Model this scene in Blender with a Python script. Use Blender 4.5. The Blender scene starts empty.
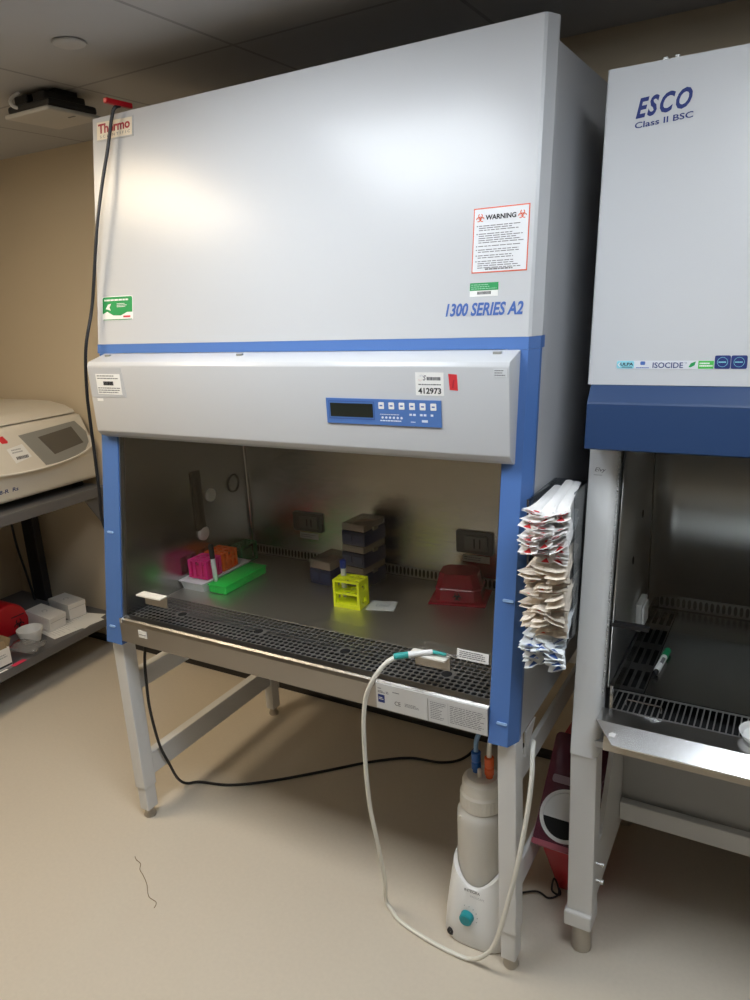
import bpy, bmesh, math, random
from mathutils import Vector, Matrix
random.seed(7)
S = bpy.context.scene
COL = S.collection
PI = math.pi

# ------------------------------------------------------------------ materials
def mat(name, col, rough=.5, metal=0., spec=.5, bump=0., bscale=200., var=0., vscale=6., trans=0., coat=0., emit=None, estr=0., stretch=None, aniso=0., alpha=1.):
    m = bpy.data.materials.new(name); m.use_nodes = True
    nt = m.node_tree; N = nt.nodes; L = nt.links
    b = N['Principled BSDF']
    b.inputs['Base Color'].default_value = (*col, 1)
    b.inputs['Roughness'].default_value = rough
    b.inputs['Metallic'].default_value = metal
    b.inputs['Specular IOR Level'].default_value = spec
    b.inputs['Transmission Weight'].default_value = trans
    b.inputs['Coat Weight'].default_value = coat
    b.inputs['Anisotropic'].default_value = aniso
    b.inputs['Alpha'].default_value = alpha
    if emit:
        b.inputs['Emission Color'].default_value = (*emit, 1); b.inputs['Emission Strength'].default_value = estr
    if bump or var:
        tc = N.new('ShaderNodeTexCoord'); mp = N.new('ShaderNodeMapping')
        L.new(tc.outputs['Object'], mp.inputs['Vector'])
        if stretch: mp.inputs['Scale'].default_value = stretch
        if bump:
            n = N.new('ShaderNodeTexNoise'); n.inputs['Scale'].default_value = bscale; n.inputs['Detail'].default_value = 3
            L.new(mp.outputs[0], n.inputs['Vector'])
            bp = N.new('ShaderNodeBump'); bp.inputs['Strength'].default_value = bump; bp.inputs['Distance'].default_value = .001
            L.new(n.outputs['Fac'], bp.inputs['Height']); L.new(bp.outputs[0], b.inputs['Normal'])
        if var:
            n2 = N.new('ShaderNodeTexNoise'); n2.inputs['Scale'].default_value = vscale; n2.inputs['Detail'].default_value = 5
            L.new(tc.outputs['Object'], n2.inputs['Vector'])
            mx = N.new('ShaderNodeMix'); mx.data_type = 'RGBA'
            mx.inputs['A'].default_value = (*[c*(1-var) for c in col], 1); mx.inputs['B'].default_value = (*[min(1, c*(1+var)) for c in col], 1)
            L.new(n2.outputs['Fac'], mx.inputs['Factor']); L.new(mx.outputs['Result'], b.inputs['Base Color'])
    return m

def clear_mat(name, tint, refl_rough=.03, ior=1.45, solid=0., solid_col=(1, 1, 1)):
    """thin clear sheet: tinted see-through layer under a fresnel reflection, with an optional milky share"""
    m = bpy.data.materials.new(name); m.use_nodes = True
    nt = m.node_tree; N = nt.nodes; L = nt.links
    N.remove(N['Principled BSDF']); out = N['Material Output']
    t = N.new('ShaderNodeBsdfTransparent'); t.inputs['Color'].default_value = (*tint, 1)
    g = N.new('ShaderNodeBsdfGlossy'); g.inputs['Roughness'].default_value = refl_rough
    # same reflectance from either side of a thin sheet (Schlick)
    lw = N.new('ShaderNodeLayerWeight'); lw.inputs['Blend'].default_value = .5
    pw = N.new('ShaderNodeMath'); pw.operation = 'POWER'; pw.inputs[1].default_value = 5; L.new(lw.outputs['Facing'], pw.inputs[0])
    f0 = ((ior-1)/(ior+1))**2
    f = N.new('ShaderNodeMath'); f.operation = 'MULTIPLY_ADD'; f.inputs[1].default_value = 1-f0; f.inputs[2].default_value = f0; L.new(pw.outputs[0], f.inputs[0])
    mx = N.new('ShaderNodeMixShader'); L.new(f.outputs[0], mx.inputs[0])
    base = t
    if solid:
        d = N.new('ShaderNodeBsdfDiffuse'); d.inputs['Color'].default_value = (*solid_col, 1)
        m2 = N.new('ShaderNodeMixShader'); m2.inputs[0].default_value = solid
        L.new(t.outputs[0], m2.inputs[1]); L.new(d.outputs[0], m2.inputs[2]); base = m2
    L.new(base.outputs[0], mx.inputs[1]); L.new(g.outputs[0], mx.inputs[2]); L.new(mx.outputs[0], out.inputs['Surface'])
    return m

M = {}
M['white_paint'] = mat('white_paint', (.55, .56, .575), .26, spec=.38, bump=.08, bscale=350)
M['post_white'] = mat('post_white', (.78, .79, .79), .4, bump=.05)
M['side_paint'] = mat('side_paint', (.50, .51, .53), .5, bump=.1, bscale=350)
M['blue'] = mat('blue_trim', (.078, .178, .46), .4)
M['navy'] = mat('navy_band', (.012, .042, .125), .45)
M['steel'] = mat('brushed_steel', (.50, .48, .455), .33, 1., bump=.15, bscale=60, stretch=(.6, 22, 22))
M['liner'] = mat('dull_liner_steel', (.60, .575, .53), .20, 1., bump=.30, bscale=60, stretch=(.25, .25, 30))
M['deck_steel'] = mat('deck_steel', (.68, .655, .61), .36, .95, bump=.30, bscale=60, stretch=(.25, 30, .25))
M['sill_steel'] = mat('sill_steel', (.40, .385, .365), .30, 1., bump=.15, bscale=60, stretch=(.3, 30, 30))
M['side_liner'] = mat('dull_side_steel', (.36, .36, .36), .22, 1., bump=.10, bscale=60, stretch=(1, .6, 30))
M['dark_liner'] = mat('dark_liner', (.24, .24, .235), .35, 1.)
M['bright_steel'] = mat('bright_steel', (.74, .74, .74), .22, 1., bump=.06, bscale=60, stretch=(.6, 22, 22))
M['dark_steel'] = mat('dark_steel', (.05, .05, .05), .5, 1.)
M['grille'] = mat('grille_steel', (.42, .41, .40), .42, .8)
M['cavity'] = mat('cavity', (.008, .008, .009), .8)
M['stand'] = mat('stand_paint', (.70, .70, .69), .45, bump=.05)
M['foot'] = mat('foot_metal', (.52, .48, .42), .35, .8)
M['glass'] = clear_mat('sash_glass', (.955, .96, .955), .02, 1.5)
M['acrylic'] = clear_mat('acrylic', (.70, .72, .74), .05, 1.49)
M['smoke_red'] = clear_mat('smoky_red_lid', (.50, .24, .30), .12, 1.5, .45, (.24, .06, .10))
M['clear_lid'] = clear_mat('clear_lid', (.75, .74, .72), .15, 1.4, .35, (.62, .55, .48))
M['bag'] = clear_mat('cloudy_plastic', (.8, .8, .8), .2, 1.4, .25, (.45, .45, .45))
M['black'] = mat('black_rubber', (.012, .012, .014), .45)
M['black_gloss'] = mat('black_gloss', (.01, .01, .012), .15)
M['lcd'] = mat('lcd', (.02, .024, .02), .2)
M['white_plastic'] = mat('white_plastic', (.82, .82, .81), .35)
M['paper'] = mat('paper_label', (.82, .82, .80), .6)
M['paperW'] = mat('white_paper', (.86, .85, .83), .8, var=.06, vscale=40)
M['paperT'] = mat('tan_paper', (.74, .66, .56), .8, var=.10, vscale=40)
M['paperB'] = mat('pale_blue_paper', (.78, .82, .84), .8, var=.06, vscale=40)
M['grey_label'] = mat('grey_label', (.62, .62, .61), .5)
M['ink'] = mat('black_ink', (.015, .015, .018), .6)
M['grey_ink'] = mat('grey_ink', (.16, .16, .17), .6)
M['faint_ink'] = mat('faint_ink', (.6, .6, .6), .6)
M['mid_ink'] = mat('mid_ink', (.20, .19, .19), .6)
M['pale_ink'] = mat('pale_ink', (.42, .42, .43), .6)
M['red_ink'] = mat('red_ink', (.62, .03, .04), .6)
M['red_dark'] = mat('dark_red_ink', (.40, .015, .03), .5)
M['orange_ink'] = mat('orange_red_ink', (.72, .12, .05), .6)
M['navy_ink'] = mat('navy_ink', (.007, .022, .15), .5)
M['blue_ink'] = mat('blue_ink', (.05, .125, .40), .5)
M['green_ink'] = mat('green_ink', (.01, .30, .08), .5)
M['green_light'] = mat('leaf_green_ink', (.06, .48, .07), .5)
M['cyan_ink'] = mat('cyan_ink', (.25, .62, .72), .5)
M['orange_tape'] = mat('orange_tape', (.85, .35, .02), .5)
M['gold'] = mat('cream_label', (.80, .72, .58), .45)
M['floor'] = mat('vinyl_floor', (.645, .58, .48), .42, bump=.04, bscale=60, var=.05, vscale=90)
M['wall'] = mat('beige_wall', (.62, .53, .39), .8, bump=.05, bscale=150)
M['room_white'] = mat('off_white_wall', (.42, .37, .30), .8)
M['base_black'] = mat('black_base', (.02, .018, .016), .5)
M['bench'] = mat('grey_bench', (.125, .125, .13), .45, var=.05, vscale=30)
M['cream'] = mat('cream_plastic', (.70, .66, .58), .4)
M['cream_highlight'] = mat('cream_highlight', (.78, .75, .69), .35)
M['panel_grey'] = mat('panel_grey', (.27, .27, .25), .4)
M['screen'] = mat('grey_screen', (.11, .10, .085), .25)
M['red_plastic'] = mat('red_plastic', (.52, .008, .016), .35)
M['bin_red'] = mat('bin_red', (.50, .02, .03), .35)
M['tub_red'] = clear_mat('red_clear_plastic', (.75, .10, .14), .15, 1.45, .6, (.62, .05, .08))
M['card'] = mat('white_card', (.76, .75, .73), .7)
M['box_brown'] = mat('brown_board', (.25, .18, .10), .8)
M['bottle'] = mat('frosted_bottle', (.62, .60, .55), .45, var=.03)
M['cap_white'] = mat('cap_white', (.74, .71, .64), .45)
M['teal'] = mat('teal_plastic', (.01, .28, .32), .35)
M['teal_soft'] = mat('teal_rubber', (.03, .36, .34), .5)
M['connector_blue'] = mat('connector_blue', (.015, .13, .50), .35)
M['connector_orange'] = mat('connector_orange', (.80, .13, .02), .4)
M['tube_clear'] = mat('silicone_tube', (.76, .75, .68), .35)
M['tube_blue'] = mat('blue_tube', (.20, .36, .58), .35)
M['pink'] = mat('pink_plastic', (.92, .012, .25), .4)
M['orange'] = mat('orange_plastic', (1., .14, .01), .4)
M['dark_green'] = mat('dark_green_plastic', (.01, .22, .07), .4)
M['green'] = mat('green_plastic', (.01, .62, .08), .4)
M['yellow'] = mat('yellow_plastic', (.92, 1., .012), .4)
M['tip_blue'] = mat('tip_box_blue', (.010, .017, .07), .4)
M['tips'] = mat('tips', (.62, .30, .22), .5)
M['cap_blue'] = mat('cap_blue', (.015, .04, .30), .4)
M['handle_tan'] = mat('handle_tan', (.62, .56, .46), .4)

def ceiling_material():
    m = mat('ceiling_tiles', (.40, .40, .41), .85, bump=.05, bscale=120)
    nt = m.node_tree; N = nt.nodes; L = nt.links; b = N['Principled BSDF']
    tc = N.new('ShaderNodeTexCoord'); sp = N.new('ShaderNodeSeparateXYZ'); L.new(tc.outputs['Object'], sp.inputs[0])
    outs = []
    for k, off in (('X', .21), ('Y', -.332)):
        a = N.new('ShaderNodeMath'); a.operation = 'ADD'; a.inputs[1].default_value = off + 61*10; L.new(sp.outputs[k], a.inputs[0])
        d = N.new('ShaderNodeMath'); d.operation = 'DIVIDE'; d.inputs[1].default_value = .61; L.new(a.outputs[0], d.inputs[0])
        fr = N.new('ShaderNodeMath'); fr.operation = 'FRACT'; L.new(d.outputs[0], fr.inputs[0])
        s = N.new('ShaderNodeMath'); s.operation = 'SUBTRACT'; s.inputs[1].default_value = .5; L.new(fr.outputs[0], s.inputs[0])
        ab = N.new('ShaderNodeMath'); ab.operation = 'ABSOLUTE'; L.new(s.outputs[0], ab.inputs[0])
        g = N.new('ShaderNodeMath'); g.operation = 'GREATER_THAN'; g.inputs[1].default_value = .5-.009; L.new(ab.outputs[0], g.inputs[0])
        outs.append(g)
    mxm = N.new('ShaderNodeMath'); mxm.operation = 'MAXIMUM'; L.new(outs[0].outputs[0], mxm.inputs[0]); L.new(outs[1].outputs[0], mxm.inputs[1])
    mx = N.new('ShaderNodeMix'); mx.data_type = 'RGBA'
    mx.inputs['A'].default_value = (.40, .40, .41, 1); mx.inputs['B'].default_value = (.26, .26, .265, 1)
    L.new(mxm.outputs[0], mx.inputs['Factor']); L.new(mx.outputs['Result'], b.inputs['Base Color'])
    return m
M['ceiling'] = ceiling_material()

# ------------------------------------------------------------------ helpers
def link(name, bm, m, parent=None, smooth=False):
    """one bmesh -> one mesh object; vertices are in world units and move into the parent's frame"""
    off = Vector((0, 0, 0)); p = parent
    while p is not None:
        off += p.location; p = p.parent
    me = bpy.data.meshes.new(name)
    bmesh.ops.recalc_face_normals(bm, faces=bm.faces)
    if off.length: bmesh.ops.translate(bm, verts=bm.verts, vec=-off)
    bm.to_mesh(me); bm.free()
    ms = m if isinstance(m, (list, tuple)) else [m]
    for x in ms: me.materials.append(x)
    o = bpy.data.objects.new(name, me); COL.objects.link(o)
    if parent: o.parent = parent
    if smooth:
        me.polygons.foreach_set('use_smooth', [True]*len(me.polygons)); me.update()
        try: me.set_sharp_from_angle(angle=math.radians(35))
        except Exception: pass
    return o

def tag(o, label, cat, group=None):
    o['label'] = label; o['category'] = cat
    if group: o['group'] = group
    return o

def thing(name, label, cat, loc, group=None):
    o = bpy.data.objects.new(name, None); COL.objects.link(o); o.location = loc; o.empty_display_size = .05
    return tag(o, label, cat, group)

def struct(name, bm, m):
    o = link(name, bm, m); o['kind'] = 'structure'; return o

def B(): return bmesh.new()

def add_box(bm, x0, x1, y0, y1, z0, z1, bev=0., seg=2, mi=0):
    r = bmesh.ops.create_cube(bm, size=1)
    vs = r['verts']
    for v in vs:
        v.co = Vector(((x0+x1)/2+v.co.x*(x1-x0), (y0+y1)/2+v.co.y*(y1-y0), (z0+z1)/2+v.co.z*(z1-z0)))
    fs = list({f for v in vs for f in v.link_faces})
    for f in fs: f.material_index = mi
    if bev:
        es = list({e for v in vs for e in v.link_edges})
        bmesh.ops.bevel(bm, geom=es, offset=bev, segments=seg, affect='EDGES', profile=.5)
    return bm

def box(*a, **k): return add_box(B(), *a, **k)

def add_prism(bm, pts, axis, a0, a1, bev=0., seg=2):
    """polygon pts in the two other axes, extruded along axis from a0 to a1"""
    def P(p, a):
        return {'x': (a, p[0], p[1]), 'y': (p[0], a, p[1]), 'z': (p[0], p[1], a)}[axis]
    v0 = [bm.verts.new(P(p, a0)) for p in pts]; v1 = [bm.verts.new(P(p, a1)) for p in pts]
    n = len(pts); fs = [bm.faces.new(v0[::-1]), bm.faces.new(v1)]
    for i in range(n):
        fs.append(bm.faces.new((v0[i], v0[(i+1) % n], v1[(i+1) % n], v1[i])))
    if bev:
        es = list({e for v in v0+v1 for e in v.link_edges})
        bmesh.ops.bevel(bm, geom=es, offset=bev, segments=seg, affect='EDGES', profile=.5)
    return bm

def prism(*a, **k): return add_prism(B(), *a, **k)

def add_lathe(bm, c, prof, n=32, axis='z', a0=0., a1=2*PI, cap=True):
    """prof: list of (radius, height)"""
    rings = []
    full = abs(a1-a0-2*PI) < 1e-6
    k = n if full else n+1
    for r, h in prof:
        ring = []
        for i in range(k):
            t = a0+(a1-a0)*i/n
            p = (r*math.cos(t), r*math.sin(t), h)
            if axis == 'y': p = (p[0], h, p[1])
            if axis == 'x': p = (h, p[0], p[1])
            ring.append(bm.verts.new((c[0]+p[0], c[1]+p[1], c[2]+p[2])))
        rings.append(ring)
    for a, b in zip(rings, rings[1:]):
        for i in range(k if full else k-1):
            j = (i+1) % k
            bm.faces.new((a[i], a[j], b[j], b[i]))
    if cap and full:
        bm.faces.new(rings[0][::-1]); bm.faces.new(rings[-1])
    return bm

def lathe(*a, **k): return add_lathe(B(), *a, **k)

def spline(pts, n=8):
    pts = [Vector(p) for p in pts]
    out = []
    for i in range(len(pts)-1):
        p0 = pts[max(i-1, 0)]; p1 = pts[i]; p2 = pts[i+1]; p3 = pts[min(i+2, len(pts)-1)]
        for k in range(n):
            t = k/n
            out.append(.5*((2*p1)+(p2-p0)*t+(2*p0-5*p1+4*p2-p3)*t*t+(3*p1-p0-3*p2+p3)*t**3))
    out.append(pts[-1]); return out

def add_tube(bm, pts, r, n=8, smooth=8, r2=None):
    path = spline(pts, smooth) if smooth else [Vector(p) for p in pts]
    up = Vector((0, 0, 1)); rings = []; last = None
    for i, p in enumerate(path):
        t = (path[min(i+1, len(path)-1)]-path[max(i-1, 0)])
        if t.length < 1e-9: t = Vector((0, 0, 1))
        t.normalize()
        if last is None:
            a = t.cross(up)
            if a.length < 1e-3: a = t.cross(Vector((1, 0, 0)))
            a.normalize()
        else:
            a = last-t*last.dot(t); a.normalize()
        last = a; b = t.cross(a)
        rr = r if r2 is None else r+(r2-r)*i/(len(path)-1)
        rings.append([bm.verts.new(p+a*rr*math.cos(2*PI*k/n)+b*rr*math.sin(2*PI*k/n)) for k in range(n)])
    for A, C in zip(rings, rings[1:]):
        for k in range(n): bm.faces.new((A[k], A[(k+1) % n], C[(k+1) % n], C[k]))
    bm.faces.new(rings[0][::-1]); bm.faces.new(rings[-1])
    return bm

def tube(*a, **k): return add_tube(B(), *a, **k)

class Frame:
    """a flat face to put stickers and lettering on: origin o, right u, up v, outward w"""
    def __init__(s, o, u, v):
        s.o = Vector(o); s.u = Vector(u).normalized(); s.v = Vector(v).normalized(); s.w = s.u.cross(s.v)
    def P(s, a, b, h=0.): return s.o+s.u*a+s.v*b+s.w*h
    def poly(s, bm, pts, h0, h1):
        lo = [bm.verts.new(s.P(a, b, h0)) for a, b in pts]; hi = [bm.verts.new(s.P(a, b, h1)) for a, b in pts]
        n = len(pts); bm.faces.new(lo[::-1]); bm.faces.new(hi)
        for i in range(n): bm.faces.new((lo[i], lo[(i+1) % n], hi[(i+1) % n], hi[i]))
        return bm
    def rect(s, bm, a0, b0, a1, b1, h0=-.0005, h1=.0006): return s.poly(bm, [(a0, b0), (a1, b0), (a1, b1), (a0, b1)], h0, h1)
    def rrect(s, bm, a0, b0, a1, b1, r, h0=-.0005, h1=.0006, n=4):
        pts = []
        for cx, cy, t0 in ((a1-r, b0+r, -PI/2), (a1-r, b1-r, 0), (a0+r, b1-r, PI/2), (a0+r, b0+r, PI)):
            for i in range(n+1):
                t = t0+PI/2*i/n; pts.append((cx+r*math.cos(t), cy+r*math.sin(t)))
        return s.poly(bm, pts, h0, h1)
    def disc(s, bm, a, b, r, h0=-.0005, h1=.0006, n=20, ry=None):
        ry = ry or r
        return s.poly(bm, [(a+r*math.cos(2*PI*i/n), b+ry*math.sin(2*PI*i/n)) for i in range(n)], h0, h1)
    def arc(s, bm, a, b, r0, r1, t0, t1, h0=-.0005, h1=.0006, n=20):
        for i in range(n):
            x = t0+(t1-t0)*i/n; y = t0+(t1-t0)*(i+1)/n
            q = [(a+r*math.cos(t), b+r*math.sin(t)) for r, t in ((r0, x), (r1, x), (r1, y), (r0, y))]
            s.poly(bm, q, h0, h1)
        return bm
    def lines(s, bm, a0, b0, a1, b1, n, fill=.5, h0=-.0005, h1=.0009, ragged=.35, words=True):
        """small print too fine to read in the photo: broken lines"""
        st = (b1-b0)/n
        for i in range(n):
            y = b1-st*(i+.5); end = a1-(a1-a0)*ragged*random.random(); x = a0
            while x < end:
                w = min((a1-a0)*random.uniform(.05, .16) if words else end-x, end-x)
                s.rect(bm, x, y-st*fill/2, x+w, y+st*fill/2, h0, h1); x += w+(a1-a0)*.022
        return bm
    def text(s, bm, txt, a0, b0, a1, b1, shear=0., bold=0., h0=.0003, h1=.0011, keep=False, spacing=1.):
        cu = bpy.data.curves.new('t', 'FONT'); cu.body = txt; cu.shear = shear; cu.offset = bold; cu.space_character = spacing; cu.resolution_u = 3
        ob = bpy.data.objects.new('t', cu); COL.objects.link(ob)
        dg = bpy.context.evaluated_depsgraph_get(); dg.update()
        me = bpy.data.meshes.new_from_object(ob.evaluated_get(dg))
        bpy.data.objects.remove(ob); bpy.data.curves.remove(cu)
        xs = [v.co.x for v in me.vertices]; ys = [v.co.y for v in me.vertices]
        lx, hx, ly, hy = min(xs), max(xs), min(ys), max(ys)
        sx = (a1-a0)/(hx-lx); sy = (b1-b0)/(hy-ly)
        if keep: sx = sy = min(sx, sy)
        vs = [(a0+(v.co.x-lx)*sx, b0+(v.co.y-ly)*sy) for v in me.vertices]
        top = [bm.verts.new(s.P(a, b, h1)) for a, b in vs]
        for p in me.polygons:
            try: bm.faces.new([top[i] for i in p.vertices])
            except ValueError: pass
        bpy.data.meshes.remove(me)
        return bm
    def biohazard(s, bm, a, b, r, h0=-.0005, h1=.0011):
        for k in range(3):
            t = PI/2+k*2*PI/3
            s.arc(bm, a+.5*r*math.cos(t), b+.5*r*math.sin(t), .34*r, .52*r, t+.45-PI*1.0+PI, t-.45+PI*1.0+PI, h0, h1, 14) if False else \
                s.arc(bm, a+.5*r*math.cos(t), b+.5*r*math.sin(t), .33*r, .52*r, t+.55, t+2*PI-.55, h0, h1, 16)
        s.arc(bm, a, b, .30*r, .40*r, 0, 2*PI, h0, h1, 18)
        return bm

def copy_tree(o, parent=None):
    c = o.copy(); COL.objects.link(c)
    if parent is not None: c.parent = parent
    for ch in list(o.children): copy_tree(ch, c)
    return c

# ------------------------------------------------------------------ sloped fronts
SL = .155
def yf(z): return -.047+(z-.651)*SL            # left cabinet's front plane
CA = 1/math.sqrt(1+SL*SL)
def front_frame(z0=0.): return Frame((0, yf(0)-.0, 0), (1, 0, 0), (0, SL, 1))
FF = front_frame()
def fz(z): return z/CA                           # height -> distance along the slope
def ye(z): return .10+(z-.57)*.16               # right cabinet's post plane
CE = 1/math.sqrt(1+.16*.16)

def sloped(bm, poly, z0, z1, yfun):
    """poly of (x, depth offset) carried up a sloped front between two heights"""
    lo = [bm.verts.new((x, yfun(z0)+d, z0)) for x, d in poly]; hi = [bm.verts.new((x, yfun(z1)+d, z1)) for x, d in poly]
    n = len(poly); bm.faces.new(lo[::-1]); bm.faces.new(hi)
    for i in range(n): bm.faces.new((lo[i], lo[(i+1) % n], hi[(i+1) % n], hi[i]))
    return bm

def plate_with_holes(bm, fr, a0, b0, nx, ny, px, py, hw, hh, skip=None, rnd=True, h=0.):
    """flat plate in a frame made of nx*ny cells, each with a hole of half-size hw, hh"""
    def ring(cx, cy):
        q = .45 if rnd else .98
        pts = [(hw, -hh*q), (hw, hh*q), (hw*q, hh), (-hw*q, hh), (-hw, hh*q), (-hw, -hh*q), (-hw*q, -hh), (hw*q, -hh)]
        return [(cx+x, cy+y) for x, y in pts]
    for i in range(nx):
        for j in range(ny):
            cx = a0+(i+.5)*px; cy = b0+(j+.5)*py
            X = px/2; Y = py/2
            outer = [(X, -Y), (X, Y), (X, Y), (-X, Y), (-X, Y), (-X, -Y), (-X, -Y), (X, -Y)]
            if skip and skip(cx, cy):
                bm.faces.new([bm.verts.new(fr.P(cx+x, cy+y, h)) for x, y in ((X, -Y), (X, Y), (-X, Y), (-X, -Y))]); continue
            r = [bm.verts.new(fr.P(x, y, h)) for x, y in ring(cx, cy)]
            c = [bm.verts.new(fr.P(cx+x, cy+y, h)) for x, y in ((X, -Y), (X, Y), (-X, Y), (-X, -Y))]
            bm.faces.new((c[0], c[1], r[1], r[0])); bm.faces.new((c[1], r[2], r[1]))
            bm.faces.new((c[1], c[2], r[3], r[2])); bm.faces.new((c[2], r[4], r[3]))
            bm.faces.new((c[2], c[3], r[5], r[4])); bm.faces.new((c[3], r[6], r[5]))
            bm.faces.new((c[3], c[0], r[7], r[6])); bm.faces.new((c[0], r[0], r[7]))
    bmesh.ops.remove_doubles(bm, verts=bm.verts, dist=1e-5)
    return bm

# ------------------------------------------------------------------ the room
CEIL = 2.273; YW = .86; XL = -1.80; XR = 4.2; YB = -4.2
struct('floor', box(XL-.1, XR+.1, YB-.1, YW+.1, -.1, 0), M['floor'])
struct('ceiling', box(XL-.1, XR+.1, YB-.1, YW+.1, CEIL, CEIL+.1), M['ceiling'])
struct('wall_back', box(XL-.1, XR+.1, YW, YW+.1, 0, CEIL), M['wall'])
struct('wall_left', box(XL-.1, XL, YB-.1, YW, 0, CEIL), M['wall'])
struct('wall_right', box(XR, XR+.1, YB-.1, YW, 0, CEIL), M['room_white'])
struct('wall_front', box(XL, XR, YB-.1, YB, 0, CEIL), M['room_white'])
struct('baseboard_back', prism([(YW, 0), (YW-.012, 0), (YW-.012, .018), (YW-.006, .03), (YW, .032)], 'x', XL, XR), M['base_black'])
struct('baseboard_left', prism([(XL, 0), (XL+.012, 0), (XL+.012, .018), (XL+.006, .03), (XL, .032)], 'y', YB, YW-.012), M['base_black'])

def ceiling_light(x, y, col, st, label, w=.59, d=.59):
    t = thing('ceiling_light', label, 'light', (x, y, CEIL))
    f = B()
    for a in (-1, 1):
        add_box(f, x+a*(w/2)-.012, x+a*(w/2)+.012, y-d/2-.012, y+d/2+.012, CEIL-.012, CEIL-.0005)
        add_box(f, x-w/2+.012, x+w/2-.012, y+a*(d/2)-.012, y+a*(d/2)+.012, CEIL-.012, CEIL-.0005)
    link('frame', f, M['white_plastic'], t)
    m = mat('light_panel', (.9, .9, .9), .5, emit=col, estr=st)
    link('diffuser', box(x-w/2+.012, x+w/2-.012, y-d/2+.012, y+d/2-.012, CEIL-.006, CEIL-.001), m, t)
COOL = (.87, .935, 1.0); WARM = (1.0, .82, .58)
L1 = 15.
ceiling_light(.705, -.585, COOL, L1*1.08, 'cool white square ceiling panel in front of the wide cabinet')
ceiling_light(-.515, -.585, WARM, L1*1.35, 'warm white square ceiling panel in front of the bench')
ceiling_light(1.925, -.585, COOL, L1*1.0, 'cool white square ceiling panel in front of the navy-banded cabinet')
ceiling_light(-.515, -2.415, WARM, L1*.15, 'dim warm square ceiling panel far behind the bench end')
ceiling_light(1.315, -2.415, COOL, L1*.16, 'dim cool square ceiling panel behind the camera')

# wireless access point, round cover
t = thing('wireless_access_point', 'white square wireless access point with dark bracket under the ceiling', 'access point', (-.325, .33, CEIL))
link('cover', box(-.43, -.225, .225, .425, 2.199, 2.212, .006, 3), mat('cover_plastic', (.45, .44, .42), .5), t, True)
bm = B()
add_box(bm, -.425, -.23, .235, .415, 2.2115, 2.236, .008)
for (a, b, c, d) in ((-.40, -.34, .245, .30), (-.32, -.26, .25, .31), (-.40, -.26, .30, .40)): add_box(bm, a, b, c, d, 2.235, 2.262, .006)
add_box(bm, -.40, -.26, .29, .37, 2.26, CEIL-.0005)
link('bracket', bm, M['black'], t)
link('cable', tube([(-.372, .243, 2.224), (-.385, .226, 2.232), (-.39, .229, 2.252), (-.375, .25, CEIL-.001)], .005), M['white_plastic'], t, True)
link('status_light', box(-.27, -.24, .33, .336, 2.1975, 2.1995), M['grey_ink'], t)
t = thing('ceiling_cover_plate', 'round white flush cover plate on the ceiling', 'cover plate', (.105, .052, CEIL))
link('disc', lathe((.105, .052, CEIL), [(.039, -.0005), (.039, -.006), (.035, -.008)], 40), mat('plate_white', (.43, .43, .43), .6), t, True)
link('rim', lathe((.105, .052, CEIL), [(.041, -.0005), (.043, -.003), (.041, -.006), (.0385, -.006)], 40, cap=False), mat('rim_grey', (.36, .36, .36), .6), t, True)

# ------------------------------------------------------------------ LEFT CABINET (wide)
W = 1.30
cab = thing('biosafety_cabinet', 'wide white and blue biosafety cabinet with sloped front on a grey stand', 'cabinet', (.65, .35, .645))
bm = B()
zt = 2.09
side = [(yf(.648)+.03, .648), (.78, .648), (.78, zt), (yf(zt)+.037, zt)]
add_prism(bm, side, 'x', .002, .066); add_prism(bm, side, 'x', 1.254, W)
add_box(bm, .066, 1.254, .24, .78, 2.06, zt); add_box(bm, .066, 1.254, .75, .78, .648, 2.06); add_box(bm, .066, 1.254, -.01, .75, .648, .664)
add_box(bm, .066, 1.254, .15, .75, 1.42, 1.45)
link('housing', bm, M['side_paint'], cab)
link('front_panel', sloped(B(), [(0, .004), (.004, 0), (1.285, 0), (1.291, .004), (1.304, .034), (1.304, .040), (0, .040)], 1.5255, 2.131, yf), M['white_paint'], cab)
bm = B()
sloped(bm, [(0, 0), (1.287, 0), (1.302, .032), (1.302, .06), (0, .06)], 1.5005, 1.525, yf)
link('trim_band', bm, M['blue'], cab)
for x0, x1, ch in ((0., .074, 0), (1.242, 1.287, 1)):
    poly = [(x0, 0), (x1, 0), (W+.002, .032), (W+.002, .045), (x0, .045)] if ch else [(-.002, .032), (.008, 0), (x1, 0), (x1, .045), (-.002, .045)]
    p = link('side_post', sloped(B(), poly, .648, 1.5, yf), M['blue'], cab)
    for zz in (.70, .975) if ch else (.70, .985):
        c = 1.272 if ch else .036
        link('screw_cover', FF.rrect(B(), c-.012, fz(zz)-.003, c+.012, fz(zz)+.003, .0025, -.001, .003), mat('pale_blue', (.30, .48, .78), .4), p)
bm = B()
for zz0, zz1 in ((.648, 1.30),):
    sloped(bm, [(.0745, .004), (.0785, .004), (.0785, .04), (.0745, .04)], .67, 1.28, yf)
link('sash_track', bm, M['steel'], cab)
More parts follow.
